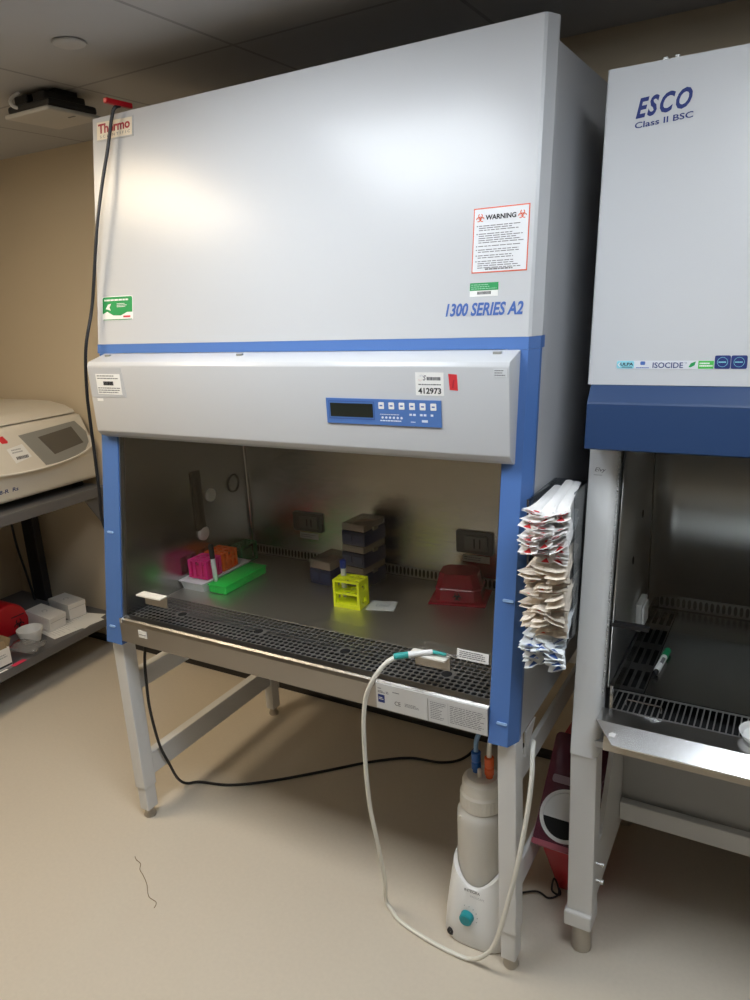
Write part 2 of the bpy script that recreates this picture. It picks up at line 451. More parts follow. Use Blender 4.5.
# hood
hood = link('hood', prism([(.094, 1.4995), (.084, 1.4995), (.022, 1.482), (.016, 1.472), (.019, 1.288), (.027, 1.276), (.047, 1.2655), (.10, 1.2655)], 'x', .029, 1.271, .0025, 2), M['white_paint'], cab, True)
for x in (.065, .545, 1.228):
    link('latch', box(x-.009, x+.009, .060, .068, 1.4925, 1.4985, .001), M['panel_grey'], hood)
HF = Frame((0, .016, 1.472), (1, 0, 0), (0, -.003, .184))   # hood face; heights below are relative to 1.472
def hz(z): return z-1.472
cp = link('control_panel', HF.rect(B(), .829, hz(1.343), 1.12, hz(1.401), -.001, .003), M['blue'], hood)
link('display', HF.rect(B(), .840, hz(1.359), .953, hz(1.390), .002, .0036), M['lcd'], cp)
bm = B()
for q in ((.836, 1.354, .957, 1.3556), (.836, 1.3935, .957, 1.395), (.836, 1.354, .8375, 1.395), (.9555, 1.354, .957, 1.395)): HF.rect(bm, q[0], hz(q[1]), q[2], hz(q[3]), .002, .0034)
link('display_outline', bm, mat('outline_blue', (.03, .08, .30), .4), cp)
for i in range(6):
    x = .975+i*.0255
    k = link('button', HF.rrect(B(), x-.0068, hz(1.3795), x+.0068, hz(1.3945), .0015, .002, .0038), M['white_plastic'], cp)
    bm = B(); HF.rect(bm, x-.0035, hz(1.3855), x+.0035, hz(1.3885), .0036, .0042)
    link('symbol', bm, M['blue_ink'], k)
bm = B()
for i in range(6): HF.disc(bm, .977+i*.0095, hz(1.3605), .0028, .002, .0038, 8)
for a in (1.0475, 1.0565, 1.073, 1.082, 1.0985): HF.rect(bm, a-.003, hz(1.3665), a+.003, hz(1.371), .002, .0036)
HF.lines(bm, .971, hz(1.351), 1.03, hz(1.356), 1, .5, .002, .0036); HF.rect(bm, 1.047, hz(1.352), 1.058, hz(1.3535), .002, .0036)
HF.rect(bm, 1.074, hz(1.353), 1.088, hz(1.358), .002, .0036); HF.lines(bm, .971, hz(1.366), 1.02, hz(1.369), 1, .4, .002, .0036)
link('indicator_lights', bm, mat('panel_white', (.75, .8, .9), .5), cp)
# asset sticker
st = link('asset_sticker', HF.rect(B(), 1.061, hz(1.411), 1.127, hz(1.460)), M['paper'], hood)
bm = B(); HF.text(bm, '412973', 1.067, hz(1.4145), 1.121, hz(1.4275), bold=.03, h1=.001); link('number', bm, M['ink'], st)
bm = B(); HF.text(bm, 'S', 1.079, hz(1.443), 1.087, hz(1.454), .3, .02); HF.lines(bm, 1.088, hz(1.442), 1.121, hz(1.452), 1, .7, ragged=.05); HF.lines(bm, 1.068, hz(1.432), 1.122, hz(1.437), 1, .5, ragged=.05); link('logo_print', bm, M['grey_ink'], st)
bm = B(); HF.arc(bm, 1.0755, hz(1.4485), .004, .0062, .3, 2.6, n=8); link('logo_blue', bm, M['blue_ink'], st)
bm = B(); HF.arc(bm, 1.0725, hz(1.4465), .003, .0052, 3.4, 5.8, n=8); link('logo_red', bm, M['red_ink'], st)
rt = link('red_sticker', HF.poly(B(), [(1.1405, hz(1.424)), (1.159, hz(1.4225)), (1.1575, hz(1.456)), (1.138, hz(1.4575))], -.0005, .0007), M['red_ink'], hood)
bm = B(); HF.poly(bm, [(1.146, hz(1.428)), (1.149, hz(1.428)), (1.152, hz(1.445)), (1.149, hz(1.445))], .0005, .001); link('mark', bm, M['red_dark'], rt)
st = link('small_sticker', HF.rect(B(), 1.238, hz(1.451), 1.266, hz(1.468)), mat('pale_sticker', (.66, .68, .70), .5), hood)
bm = B(); HF.lines(bm, 1.240, hz(1.453), 1.264, hz(1.467), 3, .4); link('print', bm, M['grey_ink'], st)
sl = link('label_sleeve', HF.poly(B(), [(.034, hz(1.384)), (.170, hz(1.386)), (.163, hz(1.4675)), (.036, hz(1.467))], -.0005, .0008), mat('sleeve', (.50, .51, .53), .25), hood)
lb = link('label', HF.rect(B(), .060, hz(1.393), .157, hz(1.450), .0004, .0013), M['paper'], sl)
link('small_print', HF.lines(B(), .066, hz(1.434), .150, hz(1.448), 2, .35, .001, .0017), M['grey_ink'], lb); link('small_print', HF.lines(B(), .064, hz(1.396), .153, hz(1.414), 3, .4, .001, .0017), M['grey_ink'], lb)
bm = B(); HF.lines(bm, .088, hz(1.418), .128, hz(1.430), 1, .9, .001, .0017, ragged=.05); link('bold_print', bm, M['ink'], lb)
bm = B(); HF.rect(bm, .052, hz(1.374), .076, hz(1.3815)); link('small_sticker', bm, M['paper'], hood)

# stickers on the tall front panel
fp = [o for o in cab.children if o.name.startswith('front_panel')][0]
def F(name, fn, m, parent): 
    bm = B(); fn(bm); return link(name, bm, m, parent)
st = F('maker_plate', lambda b: FF.poly(b, [(.019, fz(2.069)), (.162, fz(2.066)), (.163, fz(2.117)), (.020, fz(2.121))], -.001, .002), mat('plate_frame', (.5, .5, .5), .4), fp)
F('plate_face', lambda b: FF.poly(b, [(.023, fz(2.072)), (.159, fz(2.0695)), (.160, fz(2.1135)), (.0235, fz(2.1175))], .001, .0026), M['gold'], st)
F('lettering', lambda b: FF.text(b, 'Thermo', .029, fz(2.087), .153, fz(2.112), bold=.03, h1=.0032), M['red_dark'], st)
F('small_lettering', lambda b: FF.text(b, 'SCIENTIFIC', .036, fz(2.0755), .153, fz(2.0825), h1=.0032, spacing=1.6), M['grey_ink'], st)
st = F('green_sticker', lambda b: FF.rrect(b, .025, fz(1.591), .148, fz(1.656), .006), M['paper'], fp)
F('green_field', lambda b: FF.poly(b, [(.027, fz(1.608)), (.045, fz(1.615)), (.07, fz(1.604)), (.10, fz(1.603)), (.125, fz(1.612)), (.146, fz(1.612)), (.146, fz(1.651)), (.142, fz(1.654)), (.031, fz(1.654)), (.027, fz(1.650))], .0004, .001), M['green_ink'], st)
F('white_print', lambda b: (FF.lines(b, .035, fz(1.641), .135, fz(1.650), 1, .5, .0008, .0014, .05), FF.lines(b, .085, fz(1.625), .125, fz(1.637), 3, .45, .0008, .0014), FF.poly(b, [(.04, fz(1.622)), (.05, fz(1.634)), (.062, fz(1.636)), (.055, fz(1.626)), (.06, fz(1.617)), (.05, fz(1.62))], .0008, .0014)), M['paper'], st)
F('red_print', lambda b: FF.lines(b, .11, fz(1.597), .138, fz(1.603), 1, .8, .0004, .001, .02), M['red_ink'], st)
F('green_edge', lambda b: FF.rect(b, .029, fz(1.5915), .144, fz(1.5935), .0004, .001), M['green_ink'], st)
ws = F('warning_sticker', lambda b: FF.rect(b, 1.155, fz(1.6555), 1.2755, fz(1.784)), M['orange_ink'], fp)
F('sheet', lambda b: FF.rect(b, 1.1572, fz(1.6578), 1.2733, fz(1.7817), .0003, .0009), mat('pale_sheet', (.74, .75, .77), .5), ws)
F('heading', lambda b: FF.text(b, 'WARNING', 1.1815, fz(1.7595), 1.2475, fz(1.7695), bold=.035, h1=.0014), M['ink'], ws)
for x in (1.170, 1.2605): F('biohazard_symbol', lambda b: FF.biohazard(b, x, fz(1.764), .0095, .0007, .0014), M['orange_ink'], ws)
def wtext(b):
    z = 1.7505
    for n in (3, 5, 1, 2, 2, 4):
        FF.rect(b, 1.163, fz(z-.0032), 1.1655, fz(z-.0012), .0007, .0014)
        FF.lines(b, 1.168, fz(z-n*.0043), 1.269, fz(z), n, .36, .0007, .0014, .3); z -= n*.0043+.0028
    FF.lines(b, 1.185, fz(1.6605), 1.245, fz(1.6645), 1, .7, .0007, .0014, .02)
F('small_print', wtext, M['mid_ink'], ws)
st = F('green_white_sticker', lambda b: FF.rect(b, 1.153, fz(1.6085), 1.216, fz(1.636)), M['paper'], fp)
F('green_field', lambda b: FF.rect(b, 1.153, fz(1.6205), 1.216, fz(1.636), .0003, .0009), M['green_ink'], st)
F('white_print', lambda b: FF.lines(b, 1.156, fz(1.622), 1.213, fz(1.634), 3, .35, .0007, .0013), mat('mint', (.3, .6, .4), .5), st)
F('barcode', lambda b: [FF.rect(b, 1.170+i*.0026, fz(1.6125), 1.170+i*.0026+.0016, fz(1.6185), .0003, .001) for i in range(12)], M['ink'], st)
F('model_lettering', lambda b: FF.text(b, '1300 SERIES A2', 1.099, fz(1.5695), 1.272, fz(1.5965), shear=.22, bold=.032, h1=.0008), M['blue_ink'], fp)

# interior
bm = B()
add_box(bm, .085, 1.235, .58, .59, .772, 1.42)
link('back_liner', bm, M['liner'], cab)
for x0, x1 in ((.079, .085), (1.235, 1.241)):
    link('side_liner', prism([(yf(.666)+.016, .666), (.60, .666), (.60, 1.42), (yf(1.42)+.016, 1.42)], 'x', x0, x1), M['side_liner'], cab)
link('top_liner', box(.085, 1.235, .10, .59, 1.40, 1.42), M['liner'], cab)
bm = B(); add_box(bm, .085, 1.235, .14, .575, .722, .735); add_box(bm, .085, 1.235, .138, .141, .70, .7345)
link('work_surface', bm, M['deck_steel'], cab)
link('plenum', box(.085, 1.235, -.028, .138, .675, .68), M['cavity'], cab)
GF = Frame((0, 0, .7352), (1, 0, 0), (0, 1, 0))
holes = [(.235, .055), (.522, .055), (.809, .053), (1.098, .053)]
nx, ny = 70, 9; px = 1.146/nx; py = .150/ny
def near(cx, cy): return any((cx-a)**2+(cy-b)**2 < .019**2 for a, b in holes)
bm = plate_with_holes(B(), GF, .0865, -.0125, nx, ny, px, py, px*.41, py*.385, near)
bm2 = bm
gr = link('front_grille', bm, M['grille'], cab)
md = gr.modifiers.new('thick', 'SOLIDIFY'); md.thickness = .0016; md.offset = -1
for a, b in holes:
    k = link('finger_hole', GF.disc(B(), a, b, .0135, -.0012, .0006, 20), M['cavity'], gr)
bm = plate_with_holes(B(), Frame((0, .578, .736), (1, 0, 0), (0, .1, 1)), .085, 0, 82, 1, 1.15/82, .036, .0045, .0125, None)
link('back_grille', bm, M['grille'], cab); link('back_plenum', box(.085, 1.235, .588, .60, .73, .775), M['cavity'], cab)
link('corner_trim', tube([(.090, .5765, .775), (.090, .5765, 1.30)], .005, 8, 0), M['bright_steel'], cab, True)
link('sill', prism([(-.046, .662), (-.0455, .722), (-.042, .731), (-.036, .7345), (-.034, .7335), (-.012, .7352), (-.012, .7325), (-.030, .728), (-.030, .664)], 'x', .0765, 1.2415), M['sill_steel'], cab)
link('sill_end', box(.0775, .088, -.0475, -.030, .722, .7375, .002), M['bright_steel'], cab)
# labels on the sill
SF = Frame((0, -.0463, 0), (1, 0, 0), (0, 0, 1))
sl = [o for o in cab.children if o.name == 'sill'][0]
st = F('data_plate', lambda b: (SF.rect(b, .957, .664, 1.093, .723, -.001, .0008), SF.rect(b, .957, .722, 1.2405, .731, -.003, .0006)), M['grey_label'], sl)
F('print', lambda b: (SF.lines(b, .962, .716, .976, .720, 1, .6), SF.lines(b, .962, .706, .982, .713, 2, .6), SF.lines(b, .984, .706, .992, .713, 2, .6), SF.lines(b, 1.002, .713, 1.02, .717, 1, .6, ragged=.05), SF.lines(b, 1.034, .684, 1.077, .694, 3, .45)), M['grey_ink'], st)
F('ce_mark', lambda b: SF.text(b, 'CE', 1.007, .682, 1.023, .693, bold=.0), M['ink'], st)
F('red_mark', lambda b: SF.disc(b, 1.012, .699, .0035), M['orange_ink'], st)
F('navy_mark', lambda b: SF.rect(b, .962, .681, .980, .702, -.0005, .0011), M['navy_ink'], st)
F('navy_print', lambda b: SF.lines(b, .964, .688, .978, .696, 2, .5, .001, .0016), M['grey_label'], st)
st = F('notice_plate', lambda b: SF.rect(b, 1.096, .664, 1.2405, .722, -.001, .0008), mat('grey_label_pale', (.58, .58, .575), .5), sl)
F('print', lambda b: (SF.lines(b, 1.101, .672, 1.140, .718, 10, .35, ragged=.5), SF.lines(b, 1.150, .672, 1.235, .718, 10, .35, ragged=.2)), M['grey_ink'], st)
F('divider', lambda b: SF.rect(b, 1.1450, .668, 1.1460, .721, -.0005, .001), M['pale_ink'], st)
st = F('small_sticker', lambda b: SF.rect(b, .153, .690, .186, .712, -.0005, .0008), M['paper'], sl)
F('print', lambda b: SF.lines(b, .156, .697, .184, .702, 1, .5), M['grey_ink'], st)
# sash
sash = link('sash_glass', sloped(B(), [(.0785, .006), (1.2415, .006), (1.2415, .010), (.0785, .010)], .805, 1.2655, yf), M['glass'], cab)
for x in (.166, 1.047):
    yb = yf(.82)
    p = link('sash_handle', prism([(yb+.0015, .8215), (yb-.027, .8225), (yb-.026, .8275), (yb+.0055, .826)], 'x', x, x+.094, .001, 1), mat('handle_cream', (.72, .69, .62), .4), sash)
    link('handle_plate', prism([(yb-.001, .789), (yb+.003, .789), (yb+.0045, .8218), (yb+.0005, .8218)], 'x', x+.006, x+.094), M['steel'], p)
SG = Frame((0, yf(0)+.006, 0), (1, 0, 0), (0, SL, 1))
st = F('sash_label', lambda b: SG.rect(b, 1.156, fz(.8225), 1.232, fz(.8455), .0, .0006), M['paper'], sash)
F('print', lambda b: SG.lines(b, 1.162, fz(.826), 1.226, fz(.843), 4, .45, .0003, .001, .2), M['grey_ink'], st)
# outlets on the back liner
OF = Frame((0, .58, 0), (1, 0, 0), (0, 0, 1))
for x0, x1, z0, z1, dk in ((.282, .402, .848, .914, 1), (.898, 1.016, .848, .918, 0)):
    o = link('electrical_outlet', OF.rrect(B(), x0, z0, x1, z1, .004, -.001, .008), mat('outlet_grey', (.10, .10, .10), .35, .3), cab)
    link('cover', OF.rrect(B(), x0+.03, z0+.012, x1-.015, z1-.012, .003, .007, .014), mat('outlet_cover', (.14, .14, .14), .3, .3), o)
    link('latch', OF.rect(B(), x0+.06, z0+.02, x0+.064, z1-.02, .013, .0155), M['black'], o)
    link('latch', OF.rect(B(), x0+.078, z0+.02, x0+.082, z1-.02, .013, .0155), M['black'], o)
    sx = (.302, .378) if dk else (.916, 1.004)
    p = link('label', OF.rect(B(), sx[0], z0-.030, sx[1], z0-.008, -.0005, .0008), mat('dim_label', (.50, .49, .46), .5), o)
    link('print', OF.lines(B(), sx[0]+.005, z0-.026, sx[1]-.005, z0-.012, 2, .4), M['grey_ink'], p)
LF = Frame((.085, 0, 0), (0, 1, 0), (0, 0, 1))
for y, z, r in ((.387, 1.004, .022), (.333, .886, .024)):
    p = link('liner_disc', lathe((.085, y, z), [(.001, .0), (r, 0), (r, .006), (r*.8, .009), (.001, .009)], 28, 'x', cap=False), M['cap_white'], cab)  # pale round discs on the left inner wall
p = link('service_valve', box(.085, .093, .305, .345, .90, 1.10, .003), M['dark_steel'], cab)
link('slot', box(.0925, .0945, .318, .332, .92, 1.08), M['cavity'], p)
link('liner_ring', tube([(.088, .506+.03*math.cos(a*PI/10), 1.016+.03*math.sin(a*PI/10)) for a in range(21)], .0025, 6, 0), M['dark_steel'], cab, True)  # thin dark ring on the left inner wall
link('wire_loop', tube([(1.233, .40, .80), (1.222, .39, .835), (1.215, .385, .845), (1.205, .385, .825), (1.203, .387, .79), (1.212, .39, .765), (1.222, .395, .760)], .0022, 6), M['cap_white'], cab, True)

# stand under the left cabinet
std = thing('equipment_stand', 'light grey steel stand carrying the wide blue-trimmed cabinet', 'stand', (.65, .33, 0))
def leg(x0, x1, y0, y1, zt, parent):
    l = link('leg', box(x0, x1, y0, y1, .115, zt, .003), M['stand'], parent)
    link('leg_sleeve', box(x0+.003, x1-.003, y0+.003, y1-.003, .032, .118, .004), M['stand'], l)
    link('foot', lathe(((x0+x1)/2, (y0+y1)/2, 0), [(.012, .001), (.018, .001), (.02, .006), (.018, .012), (.013, .02), (.013, .034)], 20), M['foot'], l, True)
for x0, x1 in ((.006, .050), (1.256, 1.300)):
    for y0, y1 in ((-.028, .022), (.645, .695)): leg(x0, x1, y0, y1, .646, std)
    for z0, z1 in ((.457, .520), (.145, .222)):
        link('side_rail', box(x0+.006 if x0 < .5 else x0+.001, x1-.006 if x0 < .5 else x0+.014, .022, .645, z0, z1, .003), M['stand'], std)
link('back_rail', box(.05, 1.256, .655, .685, .50, .56, .003), M['stand'], std)
link('back_rail', box(.05, 1.256, .655, .685, .585, .640, .003), M['stand'], std)
bm = prism([(.030, .58), (.10, .646), (.030, .646)], 'x', 1.300, 1.304); link('gusset', bm, M['stand'], std)

# ------------------------------------------------------------------ RIGHT CABINET
X0, X1 = 1.386, 2.69
esc = thing('biosafety_cabinet', 'white biosafety cabinet with navy band, cut off by the right picture edge', 'cabinet', ((X0+X1)/2, .4, .60))
bm = B()
zt = 2.02
def es(z): return ye(z)+.012
sd = [(es(.575), .575), (.80, .575), (.80, zt), (ye(zt)-.02, zt), (ye(1.42)-.02, 1.42), (es(1.29), 1.29)]
add_prism(bm, sd, 'x', X0+.001, X0+.014); add_prism(bm, sd, 'x', X1-.014, X1-.001)
add_box(bm, X0+.014, X1-.014, .28, .80, 2.0, zt); add_box(bm, X0+.014, X1-.014, .78, .80, .575, 2.0); add_box(bm, X0+.014, X1-.014, .11, .78, .60, .615)
add_box(bm, X0+.014, X1-.014, .20, .78, 1.36, 1.38)
link('housing', bm, M['side_paint'], esc)
efp = link('front_panel', sloped(B(), [(X0, -.057), (X0+.003, -.06), (X1-.003, -.06), (X1, -.057), (X1, -.015), (X0, -.015)], 1.4185, 2.031, ye), M['white_paint'], esc)
link('sash_band', prism([(.20, 1.4175), (.176, 1.4175), (.149, 1.386), (.147, 1.382), (.133, 1.291), (.137, 1.288), (.20, 1.288)], 'x', X0+.007, X1-.007), M['navy'], esc)
for a, b in ((X0, X0+.061), (X1-.061, X1)):
    p = link('side_post', sloped(B(), [(a, .012), (a, .002), (a+.003, 0), (b-.014, 0), (b-.006, .004), (b, .014), (b, .05), (a, .05)], .572, 1.29, ye), M['post_white'], esc, True)
    if a == X0:
        EFp = Frame((0, ye(0), 0), (1, 0, 0), (0, .16, 1))
        F('marking', lambda q: (EFp.text(q, 'Elvy', X0+.013, 1.222/CE, X0+.037, 1.233/CE, .3, h1=.0006), EFp.rect(q, X0+.012, 1.2165/CE, X0+.03, 1.2172/CE, 0, .0006)), M['grey_ink'], p)
bm = B()
for z in range(60):
    zz = .72+z*.0095
    add_box(bm, X0+.0615, X0+.0645, ye(zz)+.008, ye(zz)+.014, zz, zz+.0055)
tr = link('sash_track', bm, M['grey_label'], esc)
EF = Frame((0, ye(0)-.06, 0), (1, 0, 0), (0, .16, 1))
def ez(z): return z/CE
def brush(b):
    # heavy brush-like letters, slanted and rising to the right
    EF2 = Frame(EF.P(1.446, ez(1.930)), EF.u+EF.v*.075, EF.v-EF.u*.02)
    EF2.text(b, 'ESCO', 0, 0, .103, .038, shear=.30, bold=.035, h1=.0008, spacing=1.22)
F('lettering', brush, M['navy_ink'], efp)
F('small_lettering', lambda b: Frame(EF.P(1.4455, ez(1.9125)), EF.u+EF.v*.055, EF.v).text(b, 'Class II BSC', 0, 0, .107, .0115, bold=.015, h1=.0008), M['navy_ink'], efp)
st = F('badge_strip', lambda b: EF.rect(b, 1.443, ez(1.4505), 1.6275, ez(1.467)), mat('strip', (.66, .68, .72), .5), efp)
F('cyan_badge', lambda b: EF.rrect(b, 1.443, ez(1.4515), 1.4775, ez(1.4665), .003, .0003, .0009), M['cyan_ink'], st)
F('cyan_print', lambda b: (EF.text(b, 'ULPA', 1.4505, ez(1.457), 1.476, ez(1.463), bold=.03, h1=.0014), EF.rect(b, 1.4535, ez(1.4535), 1.474, ez(1.4548), .0007, .0013)), M['ink'], st)
F('arrow_mark', lambda b: EF.poly(b, [(1.4445, ez(1.459)), (1.450, ez(1.464)), (1.450, ez(1.462)), (1.447, ez(1.459)), (1.450, ez(1.456)), (1.450, ez(1.454))], .0007, .0013), M['paper'], st)
F('shield_mark', lambda b: (EF.rrect(b, 1.4895, ez(1.4585), 1.499, ez(1.4655), .002, .0003, .001), EF.lines(b, 1.482, ez(1.4515), 1.507, ez(1.4545), 1, .5, .0003, .001)), M['blue_ink'], st)
F('coating_lettering', lambda b: EF.text(b, 'ISOCIDE', 1.5135, ez(1.4525), 1.571, ez(1.4635), bold=.015, h1=.0012), M['navy_ink'], st)
F('trademark', lambda b: EF.text(b, 'TM', 1.573, ez(1.461), 1.5775, ez(1.4635), h1=.0012), M['navy_ink'], st)
F('leaf_mark', lambda b: EF.poly(b, [(1.581, ez(1.4545)), (1.585, ez(1.462)), (1.594, ez(1.4655)), (1.592, ez(1.458)), (1.585, ez(1.454))], .0003, .001), M['green_ink'], st)
g = F('green_badge', lambda b: EF.rect(b, 1.5985, ez(1.4515), 1.6265, ez(1.4665), .0003, .0009), M['green_light'], st)
F('green_print', lambda b: EF.lines(b, 1.601, ez(1.4545), 1.6245, ez(1.464), 2, .55, .0007, .0013), M['paper'], g)
for a in (1.6275, 1.6565):
    q = F('navy_badge', lambda b: EF.rrect(b, a, ez(1.4515), a+.028, ez(1.4765), .003, -.0005, .001), M['navy_ink'], efp)
    F('seal_print', lambda b: (EF.arc(b, a+.014, ez(1.464), .0088, .0094, 0, 2*PI, .0008, .0015, 20), EF.lines(b, a+.007, ez(1.462), a+.021, ez(1.466), 1, .6, .0008, .0015, .05)), M['cyan_ink'], q)
for x in (1.4935, 1.515):
    link('top_clip', box(x-.004, x+.004, ye(2.03)-.058, ye(2.03)-.045, 2.0295, 2.036, .001), M['white_plastic'], efp)
# tape under the band
bnd = [o for o in esc.children if o.name.startswith('sash_band')][0]
link('white_label', box(1.468, 1.566, .190, .196, 1.278, 1.2885), M['grey_label'], bnd)
link('orange_label', box(1.566, 1.652, .1895, .196, 1.279, 1.2885), M['orange_tape'], bnd)
# interior
bm = B(); r = .055
pts = [(1.458, .14), (1.458, .73-r)]+[(1.458+r-r*math.cos(i*PI/16), .73-r+r*math.sin(i*PI/16)) for i in range(1, 8)]+[(1.458+r, .73), (2.62-r, .73)]+[(2.62-r+r*math.sin(i*PI/16), .73-r+r*math.cos(i*PI/16)) for i in range(1, 8)]+[(2.62, .73-r), (2.62, .14)]
lo = [bm.verts.new((x, y, .7395)) for x, y in pts]; hi = [bm.verts.new((x, max(y, .245), 1.36)) for x, y in pts]
for i in range(len(pts)-1): bm.faces.new((lo[i], lo[i+1], hi[i+1], hi[i]))
ln = link('liner', bm, mat('pale_liner', (.54, .55, .545), .36, 1., bump=.1, bscale=60, stretch=(.6, 8, 30)), esc, True)
md = ln.modifiers.new('thick', 'SOLIDIFY'); md.thickness = .003; md.offset = 0
bm = B(); add_box(bm, 1.461, 1.468, .15, .73, .62, .74); link('lower_liner', bm, M['side_liner'], esc)
link('work_surface', box(1.525, 2.62, .215, .715, .690, .700), mat('work_steel', (.36, .36, .35), .25, 1., bump=.1, bscale=60, stretch=(.6, 22, 22)), esc)
EG = Frame((0, 0, .7005), (1, 0, 0), (0, 1, 0))
bm = plate_with_holes(B(), EG, 1.468, .118, 92, 1, .0125, .092, .0048, .041, None, False)
g = link('front_grille', bm, M['grille'], esc); md = g.modifiers.new('t', 'SOLIDIFY'); md.thickness = .002; md.offset = -1
link('lift_handle', tube([(1.497, .150, .70), (1.497, .150, .712), (1.5, .148, .715), (1.57, .146, .715), (1.573, .146, .712), (1.573, .146, .70)], .0022, 6, 0), M['bright_steel'], g, True)
bm = plate_with_holes(B(), EG, 1.468, .2155, 3, 4, .0185, .124, .0055, .044, None, False)
link('side_grille', bm, M['dark_liner'], esc)
bm = plate_with_holes(B(), Frame((0, .7285, .700), (1, 0, 0), (0, 0, 1)), 1.47, 0, 76, 1, .015, .040, .0047, .0135, None)
link('back_grille', bm, M['dark_liner'], esc)
link('plenum', box(1.462, 2.618, .12, .74, .655, .66), M['cavity'], esc); link('back_plenum', box(1.462, 2.618, .738, .742, .66, .745), M['cavity'], esc)
bm = B()
top = [(1.452, .118, .7005), (1.452, .061, .7015), (1.496, .020, .674), (2.63, .020, .674), (2.63, .061, .7015), (2.63, .118, .7005)]
def arm(p, d): return bm.verts.new((p[0], p[1], p[2]-d))
A = [arm(p, 0) for p in top]; C = [arm(p, .0028) for p in top]
m0, m1 = A[4], C[4]
bm.faces.new((A[0], A[1], A[4], A[5])); bm.faces.new((A[1], A[2], A[3], A[4])); bm.faces.new((C[5], C[4], C[1], C[0])); bm.faces.new((C[4], C[3], C[2], C[1]))
for i in range(6): bm.faces.new((A[i], A[(i+1) % 6], C[(i+1) % 6], C[i]))
link('armrest', bm, M['bright_steel'], esc)
bm = B()
add_prism(bm, [(.118, .697), (.058, .696), (.045, .66), (.045, .640), (.118, .640)], 'x', 1.472, 2.63)
link('armrest_support', bm, M['handle_tan'], esc)
AF = Frame((1.49, .040, .688), (1, 0, 0), (0, .04, .0275))
F('paint_chip', lambda b: AF.poly(b, [(-.004, -.006), (.008, -.006), (.010, .002), (.002, .004), (-.006, 0)], 0, .0004), M['white_plastic'], [o for o in esc.children if o.name == 'armrest'][0])
es_s = link('sash_glass', sloped(B(), [(X0+.0655, .022), (X1-.0655, .022), (X1-.0655, .027), (X0+.0655, .027)], .885, 1.30, ye), M['glass'], esc)
link('sash_grip', sloped(B(), [(1.452, .014), (1.535, .014), (1.535, .030), (1.452, .030)], .880, .889, ye), M['black'], es_s)
p = link('electrical_outlet', box(1.460, 1.475, .42, .50, .755, .83, .003), M['grey_label'], esc); link('cover', box(1.474, 1.480, .43, .49, .765, .82, .002), M['white_plastic'], p)
for y, z in ((.36, .97), (.46, 1.06)): link('port_hole', Frame((1.4596, y, z), (0, 1, 0), (0, 0, 1)).disc(B(), 0, 0, .010, -.0004, .0012, 16), M['cavity'], esc)
link('seam_strip', box(1.4596, 1.462, .585, .597, .745, 1.30), M['black'], esc)

# its stand
es2 = thing('equipment_stand', 'pale grey stand with round metal feet carrying the navy-banded cabinet', 'stand', ((X0+X1)/2, .35, 0))
for a, b in ((X0, X0+.061), (X1-.061, X1)):
    s = 1 if a == X0 else -1
    for k, (y0, y1) in enumerate(((.105, .160), (.62, .675))):
        l = link('leg', box(a, b, y0, y1, .125, .571 if k == 0 else .574, .003), M['stand'], es2)
        link('leg_block', box(a-.006, b+.001, y0-.010, y1+.004, .082, .1262, .005), M['stand'], l)
        link('foot', lathe(((a+b)/2+.002, (y0+y1)/2-.004, 0), [(.018, .001), (.0235, .001), (.025, .006), (.0245, .05), (.0245, .083)], 24), M['foot'], l, True)
    c = (a+b)/2
    link('side_panel', prism([(.16, .145), (.42, .165), (.42, .574), (.36, .574), (.19, .300), (.16, .300)], 'x', b-.013 if s > 0 else a, b-.001 if s > 0 else a+.012), M['stand'], es2)
    link('side_rail', box(a+.046 if s > 0 else a, b if s > 0 else b-.046, .42, .62, .165, .235, .003), M['stand'], es2)
for z in (.205, .255):
    p = link('bolt', lathe((X0+.060, .14, z), [(.001, 0), (.004, 0), (.004, .012), (.0065, .012), (.0065, .019), (.001, .019)], 10, 'x', cap=False), M['bright_steel'], es2, True)
link('cross_bar', box(X0+.061, X1-.061, .395, .420, .198, .254, .003), M['stand'], es2)
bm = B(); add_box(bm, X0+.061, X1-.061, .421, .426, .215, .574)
link('back_panel', bm, mat('panel_shade_grey', (.34, .34, .33), .5), es2)  # darker than the stand paint: shade under the cabinet put into the colour

# things inside and on the right cabinet
def lie(o, loc, rz=0, ry=0, rx=0):
    o.location = loc; o.rotation_euler = (rx, ry, rz)
mk = thing('marker_pen', 'white marker pen with a green cap lying in the navy-banded cabinet', 'marker', (0, 0, 0))
link('barrel', lathe((0, 0, 0), [(.006, -.055), (.0078, -.052), (.0078, .028)], 16, 'y'), M['white_plastic'], mk, True)
link('cap', lathe((0, 0, 0), [(.0085, .026), (.0085, .066), (.006, .070)], 16, 'y'), mat('marker_green', (.01, .30, .12), .4), mk, True)
link('tail', lathe((0, 0, 0), [(.004, -.066), (.006, -.064), (.0062, -.054)], 16, 'y'), M['black'], mk, True)
link('print', lathe((0, 0, 0), [(.0081, -.02), (.0081, .01)], 8, 'y', .6, 1.6, False), M['grey_ink'], mk)
lie(mk, (1.537, .372, .709), -.06)
ds = thing('shallow_dish', 'shallow white dish on the front grille at the right picture edge', 'dish', (1.775, .128, .7015))
link('bowl', lathe((1.775, .128, .7015), [(.030, 0), (.040, .004), (.045, .014), (.0465, .016), (.043, .015), (.038, .006), (.0, .005)][:6], 32), M['white_plastic'], ds, True)
link('foot_ring', lathe((1.775, .128, .7015), [(.024, .0002), (.028, .0002), (.030, .003)], 32, cap=False), M['cap_white'], ds, True)

